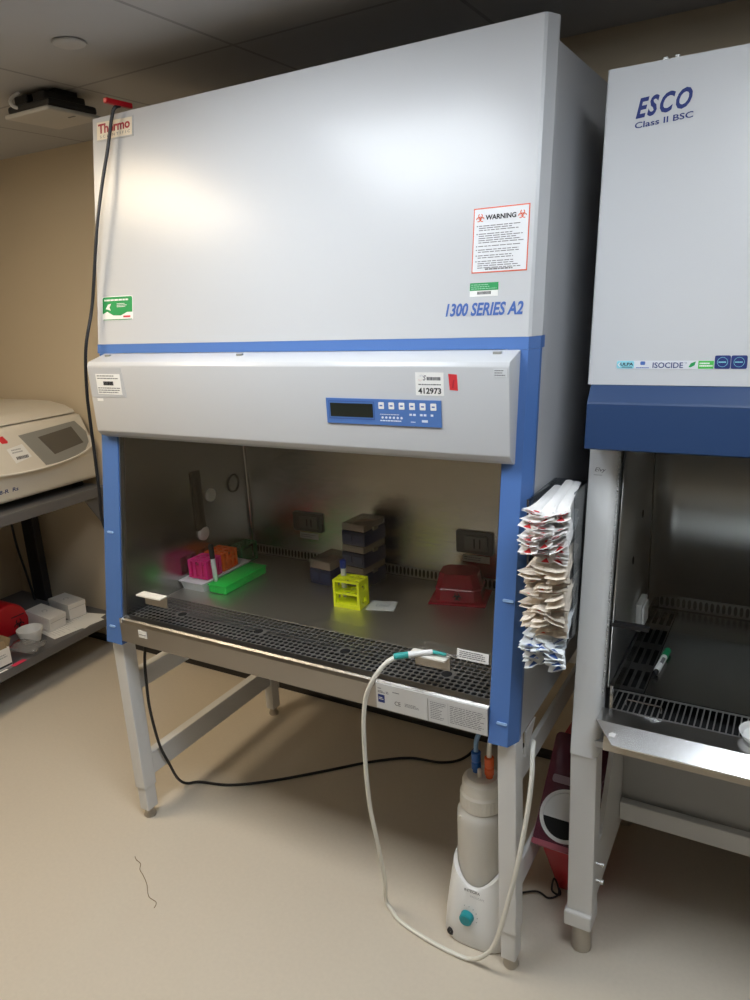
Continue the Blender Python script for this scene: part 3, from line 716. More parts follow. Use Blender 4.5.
# ------------------------------------------------------------------ aspirator under the cabinet
asp = thing('aspirator', 'white vacuum aspirator with frosted bottle on the floor behind the stand leg', 'aspirator', (1.165, .10, 0))
cx, cy = 1.172, .086
bm = B(); NS = 48
prof = [(.001, .088), (.012, .092), (.06, .089), (.12, .082), (.17, .075), (.225, .069)]
rings = []
for z, r in prof:
    ring = []
    for i in range(NS):
        t = 2*PI*i/NS
        dx, dy = math.cos(t), math.sin(t)
        k = (abs(dx)**3.2+abs(dy)**3.2)**(-1/3.2)
        zz = z
        if z > .2: zz = .222-.050*max(0, -dy)**1.2*(1-abs(dx)**3)+.0*dx
        ring.append(bm.verts.new((cx+dx*k*r, cy+dy*k*r*1.02, zz)))
    rings.append(ring)
inner = [bm.verts.new((cx+math.cos(2*PI*i/NS)*.0665, cy+math.sin(2*PI*i/NS)*.0665, rings[-1][i].co.z-.001)) for i in range(NS)]
low = [bm.verts.new((cx+math.cos(2*PI*i/NS)*.0655, cy+math.sin(2*PI*i/NS)*.0655, .06)) for i in range(NS)]
rings += [inner, low]
for a, b in zip(rings, rings[1:]):
    for i in range(NS): bm.faces.new((a[i], a[(i+1) % NS], b[(i+1) % NS], b[i]))
bm.faces.new(rings[0][::-1]); bm.faces.new(low)
bs_ = link('base', bm, M['white_plastic'], asp, True)
AFr = Frame((cx, cy-.0860, .095), (1, 0, 0), (0, .115, 1))
kn = link('knob', lathe((cx-.010, cy-.086, .092), [(.001, -.018), (.014, -.018), (.0168, -.015), (.0172, -.006), (.018, 0)], 28, 'y', cap=False), M['teal'], asp, True)
link('pointer', box(cx-.0115, cx-.0085, cy-.1032, cy-.1015, .093, .105), M['teal_soft'], kn)
link('button', lathe((cx-.058, cy-.0835, .022), [(.001, -.005), (.009, -.005), (.0105, -.003), (.0105, .004)], 24, 'y', cap=False), M['black'], asp, True)
bt = M['ink']
link('lettering', AFr.text(B(), 'INTEGRA', -.020, .068, .022, .0755, h1=.0022), M['ink'], bs_)
link('small_lettering', AFr.text(B(), 'VACUSAFE', -.004, .0555, .034, .0612, h1=.0022), M['pale_ink'], bs_)
bm = B()
for a in range(6):
    q = -.3+a*.45; AFr.disc(bm, -.010+.027*math.sin(q), .027*math.cos(q)*1.0, .0013, .0, .0022, 6)
link('dial_marks', bm, M['pale_ink'], bs_)
bo = link('bottle', lathe((cx, cy, 0), [(.062, .064), (.0645, .07), (.0645, .335), (.064, .352), (.058, .366), (.046, .374), (.044, .385)], 40), M['bottle'], asp, True)
link('shoulder_tab', box(cx-.042, cx-.028, cy-.052, cy-.044, .352, .358, .001), M['cap_white'], bo)
cp = B(); prof = [(.046, .376), (.050, .378), (.050, .418)]
add_lathe(cp, (cx, cy, 0), [(.052, .372), (.055, .375), (.055, .412), (.052, .416), (.0505, .418), (.0505, .440), (.048, .447), (.040, .452), (.038, .456)], 40)
for i in range(36):
    t = 2*PI*i/36; add_box(cp, cx+.0548*math.cos(t)-.0012, cx+.0548*math.cos(t)+.0012, cy+.0548*math.sin(t)-.0012, cy+.0548*math.sin(t)+.0012, .378, .410)
cap = link('bottle_cap', cp, M['cap_white'], asp, True)
link('nozzle', lathe((cx-.002, cy-.012, 0), [(.006, .455), (.005, .478), (.0035, .480)], 14), M['cap_white'], cap, True)
for dx, dy, m, nm, tm, pts in ((-.018, .006, 'connector_blue', 'blue_connector', 'tube_blue', [(-.018, .006, .512), (-.017, .008, .545), (-.004, .02, .575), (.02, .05, .60), (.03, .12, .615)]),
                               (.020, -.002, 'connector_orange', 'orange_connector', 'tube_clear', [(.020, -.002, .512), (.021, 0, .55), (.03, .01, .60), (.04, .05, .62), (.06, .12, .63)])):
    k = link(nm, lathe((cx+dx, cy+dy, 0), [(.009, .455), (.009, .464), (.012, .466), (.012, .482), (.0105, .484), (.0105, .488), (.012, .490), (.012, .512), (.008, .514)], 20), M[m], asp, True)
    link('stub', lathe((cx+dx, cy+dy, 0), [(.0085, .453), (.0085, .4645)], 16), M['cap_white'], k)
    link('hose', tube([(cx+a, cy+b, c) for a, b, c in pts], .0062), M[tm], asp, True)
link('mains_cord', tube([(cx+.03, cy+.08, .03), (1.262, .24, .008), (1.30, .235, .006), (1.325, .245, .02), (1.318, .252, .05), (1.308, .255, .055), (1.306, .25, .02), (1.325, .265, .005), (1.29, .33, .005), (1.262, .45, .005), (1.245, .62, .005)], .0028), M['black'], asp, True)

# aspirator tube with hand piece resting on the sash handle
tb = thing('aspirator_tube', 'long clear aspirator tube with white and teal hand piece on the sash handle', 'tube', (1.0, -.05, 0))
link('tube', tube([(1.034, -.068, .827), (1.011, -.084, .812), (.985, -.10, .774), (.958, -.10, .71), (.945, -.095, .60), (.942, -.085, .42), (.945, -.06, .27), (.935, -.02, .12), (.915, .01, .03), (.935, .005, .0075), (.974, -.018, .0062), (1.06, -.037, .0062), (1.14, -.045, .0062), (1.19, -.045, .012), (1.235, -.055, .06), (1.262, -.055, .12), (1.29, -.052, .24), (1.313, -.048, .36), (1.330, -.035, .49), (1.334, -.02, .57), (1.329, 0., .615), (1.322, .03, .628)], .0055, 10, 10), M['tube_clear'], tb, True)
def rod(name, p, q, r0, r1, m, parent): return link(name, tube([p, q], r0, 14, 0, r1), m, parent, True)
a, b = Vector((1.034, -.068, .827)), Vector((1.104, -.031, .8355))
d = b-a
rod('connector', a-d*.12, a+d*.30, .0078, .0078, M['teal_soft'], tb)
rod('hand_piece', a+d*.28, b, .0075, .0055, M['white_plastic'], tb)
rod('tip_holder', b-d*.02, Vector((1.138, -.031, .8345)), .0045, .0035, M['teal_soft'], tb)
rod('pipette_tip', Vector((1.137, -.031, .8345)), Vector((1.168, -.031, .838)), .003, .001, M['bag'], tb)
# a power cord looping over the floor below, another hanging in front
tag(link('power_cord', tube([(.0, .12, .63), (.055, .045, .56), (.068, .026, .48), (.066, .026, .384), (.062, .046, .245), (.052, .085, .14), (.03, .13, .05), (.03, .165, .0085), (.065, .194, .0055), (.173, .228, .0055), (.287, .307, .0055), (.417, .426, .0055), (.549, .553, .0055), (.665, .635, .0055), (.778, .66, .0055), (.84, .715, .0055), (.86, .80, .02), (.86, .84, .12)], .0048, 8, 8), M['black'], None, True), 'black power cord curving across the floor under the wide cabinet', 'cord')
hc = thing('hanging_cord', 'black cord with a red connector hanging down the left edge of the wide cabinet', 'cord', (.08, .16, 2.14))
link('cord', tube([(.120, .178, 2.146), (.116, .162, 2.138), (.106, .156, 2.112), (.087, .146, 2.04), (.066, .128, 1.95), (.045, .105, 1.83), (.012, .082, 1.64), (-.004, .050, 1.52), (-.022, .045, 1.40), (-.028, .045, 1.31), (-.031, .045, 1.22), (-.036, .045, 1.10), (-.045, .05, .98), (-.03, .10, .86), (-.012, .12, .75), (-.006, .125, .66)], .0048, 8, 8), M['black'], hc, True)
link('connector', box(.113, .128, .128, .218, 2.1445, 2.158, .003), M['red_plastic'], hc)
tag(link('loose_thread', tube([(.132, -.167, .002), (.15, -.178, .006), (.172, -.182, .003), (.187, -.199, .002), (.215, -.212, .002), (.251, -.232, .002), (.29, -.262, .002), (.325, -.268, .002), (.335, -.285, .002)], .0011, 5), M['box_brown']), 'thin brown thread lying on the open floor in front', 'thread')

# ------------------------------------------------------------------ sharps bin
sb = thing('sharps_container', 'red sharps container with sloping smoky lid on the floor between the stands', 'sharps container', (1.31, .45, 0))
ZS0, YS0, SS = .232, .170, .90
def zl(y): return ZS0+(y-YS0)*SS
bm = B()
n0 = [bm.verts.new(p) for p in ((1.312, .285, .003), (1.300, .52, .003), (1.284, .560, .40), (1.284, .385, zl(.385)-.012), (1.284, .188, zl(.188)-.012))]
n1 = [bm.verts.new(p) for p in ((1.400, .285, .003), (1.405, .52, .003), (1.422, .560, .40), (1.422, .385, zl(.385)-.012), (1.422, .188, zl(.188)-.012))]
bm.faces.new(n0[::-1]); bm.faces.new(n1)
for i in range(5): bm.faces.new((n0[i], n0[(i+1) % 5], n1[(i+1) % 5], n1[i]))
bmesh.ops.bevel(bm, geom=list(bm.edges), offset=.006, segments=2, affect='EDGES', profile=.5)
link('body', bm, M['bin_red'], sb, True)
LFm = Frame((1.351, YS0, zl(YS0)), (1, 0, 0), (0, 1, SS))
lid = link('lid', LFm.rrect(B(), -.077, 0, .078, .295, .014, -.008, .004), M['smoke_red'], sb)
link('lid_rim', LFm.rrect(B(), -.078, -.004, .079, .010, .004, -.012, .006), mat('rim_pink', (.40, .09, .12), .4), sb)
OC = (-.006, .082)
link('opening_ring', LFm.arc(B(), *OC, (.058), .067, 0, 2*PI, .001, .009, 40), M['white_plastic'], lid)
link('opening_flap', LFm.poly(B(), [(OC[0]+.0575*math.cos(t*PI/16), OC[1]+.0575*math.sin(t*PI/16)) for t in range(-1, 18)], .0042, .0062), M['white_plastic'], lid)
link('opening_well', LFm.poly(B(), [(OC[0]+.0575*math.cos(-t*PI/16), OC[1]+.0575*math.sin(-t*PI/16)) for t in range(1, 16)], .0042, .0058), M['cavity'], lid)
link('lid_tab', LFm.rrect(B(), -.060, .160, .02, .180, .006, .003, .008), mat('tab', (.35, .25, .29), .4), lid)

# ------------------------------------------------------------------ rack of wrapped pipettes
rk = thing('pipette_rack', 'clear acrylic rack of wrapped pipettes hung between the two cabinets', 'rack', (1.343, .2, .84))
RX0, RX1, RY0, RY1, RZ0, RZ1 = 1.3045, 1.383, .03, .225, .860, 1.198
bm = B(); th = .003
add_box(bm, RX0, RX0+th, RY0, RY1, RZ0, RZ1); add_box(bm, RX1-th, RX1, .11, RY1, RZ0, RZ1); add_box(bm, RX0+th, RX1-th, RY1-th, RY1, RZ0, RZ1)
link('case', bm, M['acrylic'], rk)
divs = [.860, .930, 1.006, 1.088]
for z in divs: link('shelf', box(RX0+th, RX1-th, RY0, RY1-th, z, z+th), M['acrylic'], rk)
bm = B()
add_box(bm, RX0-.0005, RX0+th+.0005, RY0-.002, RY0, RZ0, RZ1)
link('edge_strip', bm, mat('acrylic_edge', (.05, .05, .055), .2), rk)

def packet_mesh(seed, kind):
    """front half of a peel-pack: pillow of paper whose two leaves part at the open end; marks on top"""
    rnd = random.Random(seed)
    L = .24; hw = rnd.uniform(.0105, .0128); bm = B(); mk = B()
    cut = rnd.uniform(-.4, .4); curl = rnd.uniform(-.022, .010); curl2 = rnd.uniform(-.012, .016); twist = rnd.uniform(-1.5, 1.5)
    ys = [0, .006, .014, .026, .045, .08, .24]; nxs = 5
    def pt(side, y, u):
        t = max(0, 1-y/.06)
        body = .0034*(1-u*u)*min(1, max(0, (y-.018)/.03))
        z = side*body+side*.0004
        z += (curl if side > 0 else curl2*-.5)*t*t + twist*t*u*hw*.55 + .002*t*math.sin(3*u+seed)
        yy = y+(cut*u*hw*1.1 if y < .01 else cut*u*hw*1.1*max(0, 1-y/.03))
        return (u*hw*(1+.75*t), yy, z)
    for side in (1, -1):
        g = [[bm.verts.new(pt(side, y, -1+2*i/(nxs-1))) for i in range(nxs)] for y in ys]
        for a, b in zip(g, g[1:]):
            for i in range(nxs-1): bm.faces.new((a[i], a[i+1], b[i+1], b[i]))
    def mark(y0, y1, u0, u1, tri):
        q = [(y0, u0), (y0, u1), (y1, (u0+u1)/2)] if tri else [(y0, u0), (y0, u1), (y1, u1), (y1, u0)]
        for side in (1, -1):
            vs = [mk.verts.new(Vector(pt(side, y, u))+Vector((0, 0, side*.0005))) for y, u in q]; mk.faces.new(vs)
    if kind == 'red':
        c0 = rnd.uniform(-.9, -.2); mark(.002, rnd.uniform(.011, .017), c0, c0+rnd.uniform(.8, 1.2), True); 
        if rnd.random() < .6: mark(.018, .026, .0, .7, False)
    elif kind == 'tan':
        if rnd.random() < .4: mark(.004, .009, -.4, .2, True)
    else:
        mark(.002, .013, -.5, .6, True)
        mark(.015, .019, -.8, -.3, False)
    return bm, mk
protos = {}
for kind, pm, im in (('red', 'paperW', 'red_ink'), ('tan', 'paperT', 'orange_ink'), ('blue', 'paperB', 'blue_ink')):
    protos[kind] = []
    for s in range(7):
        bm, mk = packet_mesh(s*13+len(kind), kind)
        me = bpy.data.meshes.new('wrapped_pipette'); bm.to_mesh(me); bm.free(); me.materials.append(M[pm])
        m2 = bpy.data.meshes.new('printed_mark'); 
        if len(mk.faces) == 0: mk.free(); m2 = None
        else: mk.to_mesh(m2); mk.free(); m2.materials.append(M[im])
        protos[kind].append((me, m2))
def shelf_of(kind, z0, z1, n_rows, label, group):
    rnd = random.Random(int(z0*1000))
    dz = (z1-z0)/n_rows
    for j in range(n_rows):
        for i in range(3):
            f = i-1
            x = RX0+.0365+i*.0215+f*.006
            z = z0+dz*(j+.5)
            me, m2 = protos[kind][rnd.randrange(7)]
            t = bpy.data.objects.new('wrapped_pipette', None); COL.objects.link(t); tag(t, label, 'pipette', group)
            y = -.040+rnd.uniform(-.020, .022)
            t.location = (x, y, z); t.rotation_euler = (rnd.uniform(-.03, .04), rnd.uniform(-.30, .30), .100+f*.055+rnd.uniform(-.025, .025))
            w = bpy.data.objects.new('wrapper', me); COL.objects.link(w); w.parent = t
            if m2: p = bpy.data.objects.new('printed_mark', m2); COL.objects.link(p); p.parent = t
shelf_of('red', 1.093, 1.195, 8, 'white paper-wrapped pipette with red marks on the top shelf of the rack', 'red-marked pipettes on the top shelf')
shelf_of('tan', 1.012, 1.082, 6, 'tan paper-wrapped pipette on the second shelf from the top of the rack', 'tan pipettes on the second shelf')
shelf_of('tan', .936, 1.002, 6, 'tan paper-wrapped pipette on the third shelf, just above the blue-marked ones', 'tan pipettes on the third shelf')
shelf_of('blue', .865, .926, 6, 'pale paper-wrapped pipette with blue marks on the bottom shelf of the rack', 'blue-marked pipettes on the bottom shelf')

# ------------------------------------------------------------------ things inside the left cabinet
ZW = .7352
def rack_prism(bm, L, Wd, H, th, nl):
    """open tube rack: top, middle and bottom decks between two solid ends"""
    add_box(bm, -L/2, -L/2+th, -Wd/2, Wd/2, 0, H); add_box(bm, L/2-th, L/2, -Wd/2, Wd/2, 0, H)
    return bm
def deck(L, Wd, z, th, nx, ny, r):
    bm = plate_with_holes(B(), Frame((0, 0, z+th), (1, 0, 0), (0, 1, 0)), -L/2, -Wd/2, nx, ny, L/nx, Wd/ny, r, r)
    ret = bmesh.ops.extrude_face_region(bm, geom=list(bm.faces))
    for v in [g for g in ret['geom'] if isinstance(g, bmesh.types.BMVert)]: v.co.z -= th
    return bm
def cube_rack(name, label, m, L, Wd, H, loc, rz, nx, ny, r, windows, cat='tube rack'):
    """block rack: walls with window openings, a top deck with tube holes"""
    t = thing(name, label, cat, (0, 0, 0)); th = .004
    link('top_deck', deck(L, Wd, H-th, th, nx, ny, r), m, t)
    bm = B(); add_box(bm, -L/2, L/2, -Wd/2, Wd/2, 0, th); add_box(bm, -L/2+.013, L/2-.013, -Wd/2+.013, Wd/2-.013, th, H-.020)
    c = .010
    for sx in (-1, 1):
        for sy in (-1, 1): add_box(bm, sx*L/2-(c if sx > 0 else 0), sx*L/2+(c if sx < 0 else 0), sy*Wd/2-(c if sy > 0 else 0), sy*Wd/2+(c if sy < 0 else 0), th, H-th)
    link('frame', bm, m, t)
    bm = B()
    nwx, nwy, nz = windows
    hz_ = (H-2*th)
    for k in range(1, nz): add_box(bm, -L/2+.0005, L/2-.0005, -Wd/2+.0005, Wd/2-.0005, th+hz_*k/nz-.004, th+hz_*k/nz+.004) 
    for sy in (-1, 1):
        for k in range(1, nwx):
            x = -L/2+L*k/nwx; add_box(bm, x-.005, x+.005, min(sy*Wd/2, sy*(Wd/2-.003)), max(sy*Wd/2, sy*(Wd/2-.003)), th, H-th)
    for sx in (-1, 1):
        for k in range(1, nwy):
            y = -Wd/2+Wd*k/nwy; add_box(bm, min(sx*L/2, sx*(L/2-.003)), max(sx*L/2, sx*(L/2-.003)), y-.005, y+.005, th, H-th)
    link('side_bars', bm, m, t)
    t.location = loc; t.rotation_euler.z = rz
    return t
def tray(name, label, m, L, Wd, H, rim, loc, rz, cat, taper=.92, wall=.003):
    t = thing(name, label, cat, (0, 0, 0)); bm = B()
    def R(s, z, e=0): return [bm.verts.new((x*(L/2*s+e), y*(Wd/2*s+e), z)) for x, y in ((-1, -1), (1, -1), (1, 1), (-1, 1))]
    rs = [R(taper, .0005), R(1, H-.003), R(1, H-.003, rim), R(1, H, rim), R(1, H, -wall), R(taper, wall, -wall)]
    bm.faces.new(rs[0][::-1])
    for a, b in zip(rs, rs[1:]):
        for i in range(4): bm.faces.new((a[i], a[(i+1) % 4], b[(i+1) % 4], b[i]))
    bm.faces.new(rs[-1])
    body = link('body', bm, m, t)
    link('inner_deck', box(-.043, .043, -.110, .110, .025, .029), m, t)
    t.location = loc; t.rotation_euler.z = rz
    return t
wt = tray('plastic_tub', 'white rectangular plastic tub carrying the pink and orange racks', M['white_plastic'], .094, .235, .033, .004, (.1375, .318, ZW), .0, 'tub', .92)
cube_rack('tube_rack', 'pink tube rack standing at the front of the white tub', M['pink'], .078, .072, .060, (.140, .268, ZW+.0335), .02, 3, 3, .007, (3, 3, 1))
cube_rack('tube_rack', 'orange tube rack standing at the back of the white tub', M['orange'], .078, .074, .060, (.137, .3505, ZW+.0335), .02, 3, 3, .007, (3, 3, 2))
cube_rack('tube_rack', 'dark green tube rack behind the orange rack in the left rear corner', M['dark_green'], .050, .085, .066, (.113, .495, ZW), 0, 3, 4, .005, (1, 1, 1))
gt = thing('rack_tray', 'long bright green flat tray beside the white tub', 'tray', (0, 0, 0))
link('body', box(-.035, .035, -.104, .104, .0, .024, .005, 3), M['green'], gt, True)
link('lip', box(-.037, .037, -.106, .106, .0235, .029, .0025), M['green'], gt, True)
gt.location = (.228, .322, ZW+.0003); gt.rotation_euler.z = .0
mk = thing('marker_pen', 'white marker pen with a black cap leaning upright before the orange rack', 'marker', (0, 0, 0))
link('barrel', lathe((0, 0, 0), [(.005, 0), (.0075, .004), (.0075, .080)], 16), M['white_plastic'], mk, True)
link('cap', lathe((0, 0, 0), [(.0082, .078), (.0082, .120), (.006, .126)], 16), M['black'], mk, True)
mk.location = (.203, .245, ZW+.0295); mk.rotation_euler = (.02, -.03, 0)

def tip_box(label, loc, rz, group=None, h=.052, lid=.030):
    t = thing('tip_box', label, 'tip box', (0, 0, 0), group); L, Wd = .088, .118
    b = link('base', box(-L/2, L/2, -Wd/2, Wd/2, 0, h, .004), M['tip_blue'], t, True)
    bm = B()
    for x in (-.021, .021): add_box(bm, x-.017, x+.017, -Wd/2-.001, -Wd/2+.001, .012, h-.010)
    link('front_panel', bm, mat('tip_panel', (.016, .028, .10), .5), b)
    link('tips', box(-L/2+.010, L/2-.010, -Wd/2+.010, Wd/2-.010, h, h+.010, .001), M['tips'], t)
    bm = B()
    add_box(bm, -L/2+.001, L/2-.001, -Wd/2+.001, Wd/2-.001, h+.0003, h+lid, .004)
    link('lid', bm, M['clear_lid'], t, True)
    link('hinge', box(L/2-.001, L/2+.004, -.012, .012, h-.004, h+.008, .001), M['clear_lid'], t)
    t.location = loc; t.rotation_euler.z = rz
    return t
tip_box('dark blue tip box with clear lid standing left of the stack of three', (.500, .468, ZW), -.10)
for k, nm in enumerate(('lowest', 'middle', 'topmost')):
    tip_box(nm+' of the three stacked dark blue tip boxes', (.612+.003*k, .490, ZW+k*.0705), -.14+.03*k, None, .046, .0240)

yr = thing('tube_rack', 'bright yellow tube rack holding one blue-capped tube', 'tube rack', (0, 0, 0))
L, Wd, H = .088, .060, .086
link('top_deck', deck(L, Wd, H-.006, .006, 3, 2, .0092), M['yellow'], yr)
link('middle_deck', deck(L-.004, Wd-.004, .042, .006, 3, 2, .0092), M['yellow'], yr)
link('bottom_deck', box(-L/2, L/2, -Wd/2, Wd/2, 0, .014), M['yellow'], yr)
for s in (-1, 1):
    bm = B()
    x0, x1 = (s*L/2-.008, s*L/2) if s > 0 else (s*L/2, s*L/2+.008)
    for y in (-Wd/2, Wd/2-.018): add_box(bm, x0, x1, y, y+.018, .014, H-.006)
    add_box(bm, x0, x1, -Wd/2+.018, Wd/2-.018, .030, .054); add_box(bm, x0, x1, -Wd/2+.018, Wd/2-.018, .068, H-.006)
    link('end_wall', bm, M['yellow'], yr)
yr.location = (.669, .315, ZW); yr.rotation_euler.z = .05
tt = thing('sample_tube', 'white tube with a dark blue cap standing in the yellow rack', 'tube', (0, 0, 0))
link('body', lathe((0, 0, 0), [(.003, .0), (.0075, .010), (.0082, .016), (.0084, .098)], 18), mat('tube_white', (.72, .72, .72), .4), tt, True)
link('cap', lathe((0, 0, 0), [(.0088, .094), (.0095, .096), (.0095, .116), (.0085, .118)], 20), M['cap_blue'], tt, True)
tt.location = (.638, .3285, ZW+.0145)
cd = thing('note_card', 'small white card with a handwritten word on the work surface', 'card', (0, 0, 0))
link('card', box(-.042, .042, -.034, .034, 0, .0006), M['card'], cd)
link('handwriting', Frame((0, 0, .0008), (1, 0, 0), (0, 1, 0)).text(B(), 'Used', -.018, -.008, .024, .014, .35, h1=.0002), M['pale_ink'], cd)
cd.location = (.757, .343, ZW+.0003); cd.rotation_euler.z = .28
rb = thing('red_bin', 'red angular plastic tub with a flared rim standing on the right of the work surface', 'tub', (0, 0, 0))
bm = B()
def RR(sx, sy, z, c=.018): return [bm.verts.new((x, y, z)) for x, y in ((-sx+c, -sy), (sx-c, -sy), (sx, -sy+c), (sx, sy-c), (sx-c, sy), (-sx+c, sy), (-sx, sy-c), (-sx, -sy+c))]
rs = [RR(.084, .066, .0005), RR(.084, .066, .006), RR(.070, .054, .008), RR(.067, .051, .040), RR(.070, .053, .042), RR(.066, .050, .046), RR(.056, .042, .088)]
for a, b in zip(rs, rs[1:]):
    for i in range(8): bm.faces.new((a[i], a[(i+1) % 8], b[(i+1) % 8], b[i]))
bm.faces.new(rs[-1]); bm.faces.new(rs[0][::-1])
body = link('body', bm, M['tub_red'], rb)
link('rim', box(-.085, .085, -.067, .067, .0, .004, .002), M['tub_red'], rb)
link('biohazard_symbol', Frame((0, -.0545, .024), (1, 0, 0), (0, .05, 1)).biohazard(B(), 0, 0, .014, -.001, .001), M['ink'], body)
rb.location = (.945, .490, ZW+.0003); rb.rotation_euler.z = .22

# ------------------------------------------------------------------ bench on the left
bn = thing('workbench', 'dark grey workbench with lower shelf along the left wall', 'bench', (-1.35, .0, 0))
link('worktop', box(-1.76, -.97, -.85, .83, .795, .84, .004), M['bench'], bn)
link('lower_shelf', prism([(-1.74, -.83), (-.925, -.83), (-1.015, .815), (-1.74, .815)], 'z', .160, .200, .004), M['bench'], bn)
for x0, x1 in ((-1.565, -1.475), (-1.06, -1.0)):
    for y0, y1 in ((.765, .805), (-.82, -.77)):
        if x1 > -1.1 and y0 > 0: continue
        l = link('leg', box(x0, x1, y0, y1, .201, .794, .003), M['black'], bn)
        l2 = link('leg', box(x0+.01, x1-.01, y0, y1, .01, .159, .003), M['black'], bn)
link('back_brace', prism([(.72, .794), (.825, .794), (.825, .62)], 'x', -1.0, -.995), M['bench'], bn)
tag(link('bench_cable', tube([(-1.575, .735, .79), (-1.60, .738, .66), (-1.595, .74, .50), (-1.56, .742, .34), (-1.535, .745, .206)], .006, 8), M['black'], None, True), 'black cable hanging beside the rear bench leg', 'cable')

ct = thing('centrifuge', 'cream benchtop centrifuge with grey touch screen on the bench', 'centrifuge', (-1.33, .5, .84))
yc0, yc1 = .17, .835
link('body', prism([(-1.66, .872), (-1.03, .872), (-1.012, .884), (-1.012, .99), (-1.03, 1.06), (-1.075, 1.165), (-1.10, 1.172), (-1.66, 1.172)], 'y', yc0, yc1, .010, 2), M['cream'], ct, True)
link('lid', prism([(-1.62, 1.174), (-1.088, 1.174), (-1.094, 1.186), (-1.15, 1.210), (-1.26, 1.224), (-1.40, 1.226), (-1.62, 1.226)], 'y', yc0+.004, yc1-.012, .010, 3), M['cream'], ct, True)
link('hinge_cover', box(-1.20, -1.12, yc1-.012, yc1-.001, 1.165, 1.190, .003), M['cream'], ct)
CF = Frame((-1.025, .018, 1.048), (0, 1, 0), (-.045, 0, .105))
# control fascia with its curved lower edge
pts = [(.20, .108), (.798, .108), (.798, .03)]+[(.50+.297*math.cos(a), -.012-.058*math.sin(a)) for a in [PI*i/14 for i in range(1, 14)]]+[(.20, .0)]
fa = link('fascia', CF.poly(B(), pts, -.02, .016), M['cream'], ct)
link('fascia_rim_highlight', tube([CF.P(.80, .02, .015)]+[CF.P(.50+.299*math.cos(a), -.012-.060*math.sin(a), .014) for a in [PI*i/14 for i in range(1, 14)]]+[CF.P(.20, -.004, .014)], .005, 6, 2), M['cream_highlight'], fa, True)  # highlight on the fascia's lower edge put into a paler cream tube
pl = link('control_panel', CF.poly(B(), [(.470, .084), (.757, .099), (.793, .04), (.783, -.008), (.75, -.040), (.68, -.060), (.60, -.066), (.535, -.064)], .014, .0175), M['panel_grey'], fa)
link('touch_screen', CF.poly(B(), [(.552, .060), (.728, .076), (.755, -.006), (.595, -.028)], .0165, .019), M['screen'], pl)
st = link('asset_sticker', CF.poly(B(), [(.395, .037), (.470, .047), (.490, -.014), (.410, -.028)], .015, .0168), M['paper'], fa)
link('print', CF.lines(B(), .412, .012, .465, .034, 2, .5, .016, .0174), M['pale_ink'], st)
link('number', CF.lines(B(), .420, -.016, .476, .0, 1, .8, .016, .0174, .05), M['grey_ink'], st)
link('red_sticker', CF.poly(B(), [(.375, .090), (.402, .095), (.415, .070), (.412, .062), (.388, .064)], .015, .0168), M['red_ink'], fa)
link('lettering', Frame((-1.012, 0, .93), (0, 1, 0), (0, 0, 1)).text(B(), 'e ST8-R  Rs', .285, -.014, .425, .002, .15, .02, h1=.001), M['navy_ink'], ct)
for x in (-1.60, -1.10):
    for y in (.22, .78): link('foot', lathe((x, y, .84), [(.022, .0), (.024, .004), (.022, .033)], 18), M['black'], ct, True)

# things on the bench's lower shelf
ZS = .2005
rx = thing('biohazard_bin', 'red rounded biohazard bin on the bench shelf', 'bin', (-1.33, .43, ZS))
pts = [(.34, ZS), (.52, ZS)]+[(.43+.09*math.cos(a), ZS+.062+.088*math.sin(a)) for a in [PI*i/12 for i in range(0, 13)]]
link('body', prism(pts, 'x', -1.46, -1.262, .012, 3), M['red_plastic'], rx, True)
RF = Frame((-1.262, 0, 0), (0, 1, 0), (0, 0, 1))
link('biohazard_symbol', RF.biohazard(B(), .468, ZS+.042, .027, .0, .001), M['ink'], rx)
link('print', RF.lines(B(), .435, ZS+.080, .505, ZS+.088, 1, .6, 0, .001, .05), M['ink'], rx)
def carton(label, L, Wd, H, loc, rz, rx_=0, ry=0):
    t = thing('carton', label, 'box', (0, 0, 0))
    b = link('body', box(-L/2, L/2, -Wd/2, Wd/2, 0, H-.001, .001, 1), M['card'], t)
    link('lid', box(-L/2-.0015, L/2+.0015, -Wd/2-.0015, Wd/2+.0015, H-.022, H, .001, 1), M['card'], t)
    link('logo', Frame((0, 0, H), (1, 0, 0), (0, 1, 0)).arc(B(), -.005, .0, .010, .0125, .2, 5.2, .0002, .0008, 14), M['pale_ink'], t)
    link('flap_line', box(L/2+.001, L/2+.002, -Wd/2+.004, Wd/2-.004, H-.024, H-.0225), M['pale_ink'], t)
    t.location = loc; t.rotation_euler = (rx_, ry, rz); return t
carton('small white carton nearest the wall on the bench shelf', .165, .088, .076, (-1.225, .705, ZS+.0035), -.10)
carton('small white carton tilted between the red bin and the other carton', .16, .090, .066, (-1.205, .565, ZS+.012), .05, 0, .12)
pp = thing('paper_sheet', 'flat printed white sheet under the two cartons on the bench shelf', 'paper', (0, 0, 0))
link('sheet', box(-.075, .075, -.125, .125, 0, .0008), M['paper'], pp); link('print', Frame((0, 0, .0008), (1, 0, 0), (0, 1, 0)).lines(B(), -.06, -.11, .06, .11, 16, .2, .0, .0005), M['faint_ink'], pp)
pp.location = (-1.10, .62, ZS+.0002); pp.rotation_euler.z = -.15
p2 = tag(link('paper_sheet', box(-.05, .05, -.08, .08, 0, .0008), M['paper'], None), 'plain white sheet lying over the printed one near the shelf edge', 'paper')
p2.location = (-1.075, .685, ZS+.0016); p2.rotation_euler.z = .25
cu = thing('plastic_cup', 'ribbed white plastic cup in front of the red bin on the bench shelf', 'cup', (-1.13, .43, ZS))
link('body', lathe((-1.13, .43, ZS), [(.036, .0005), (.040, .004), (.046, .030), (.049, .032), (.052, .050), (.055, .052), (.056, .062), (.053, .062), (.049, .040), (.040, .006)], 36), M['white_plastic'], cu, True)
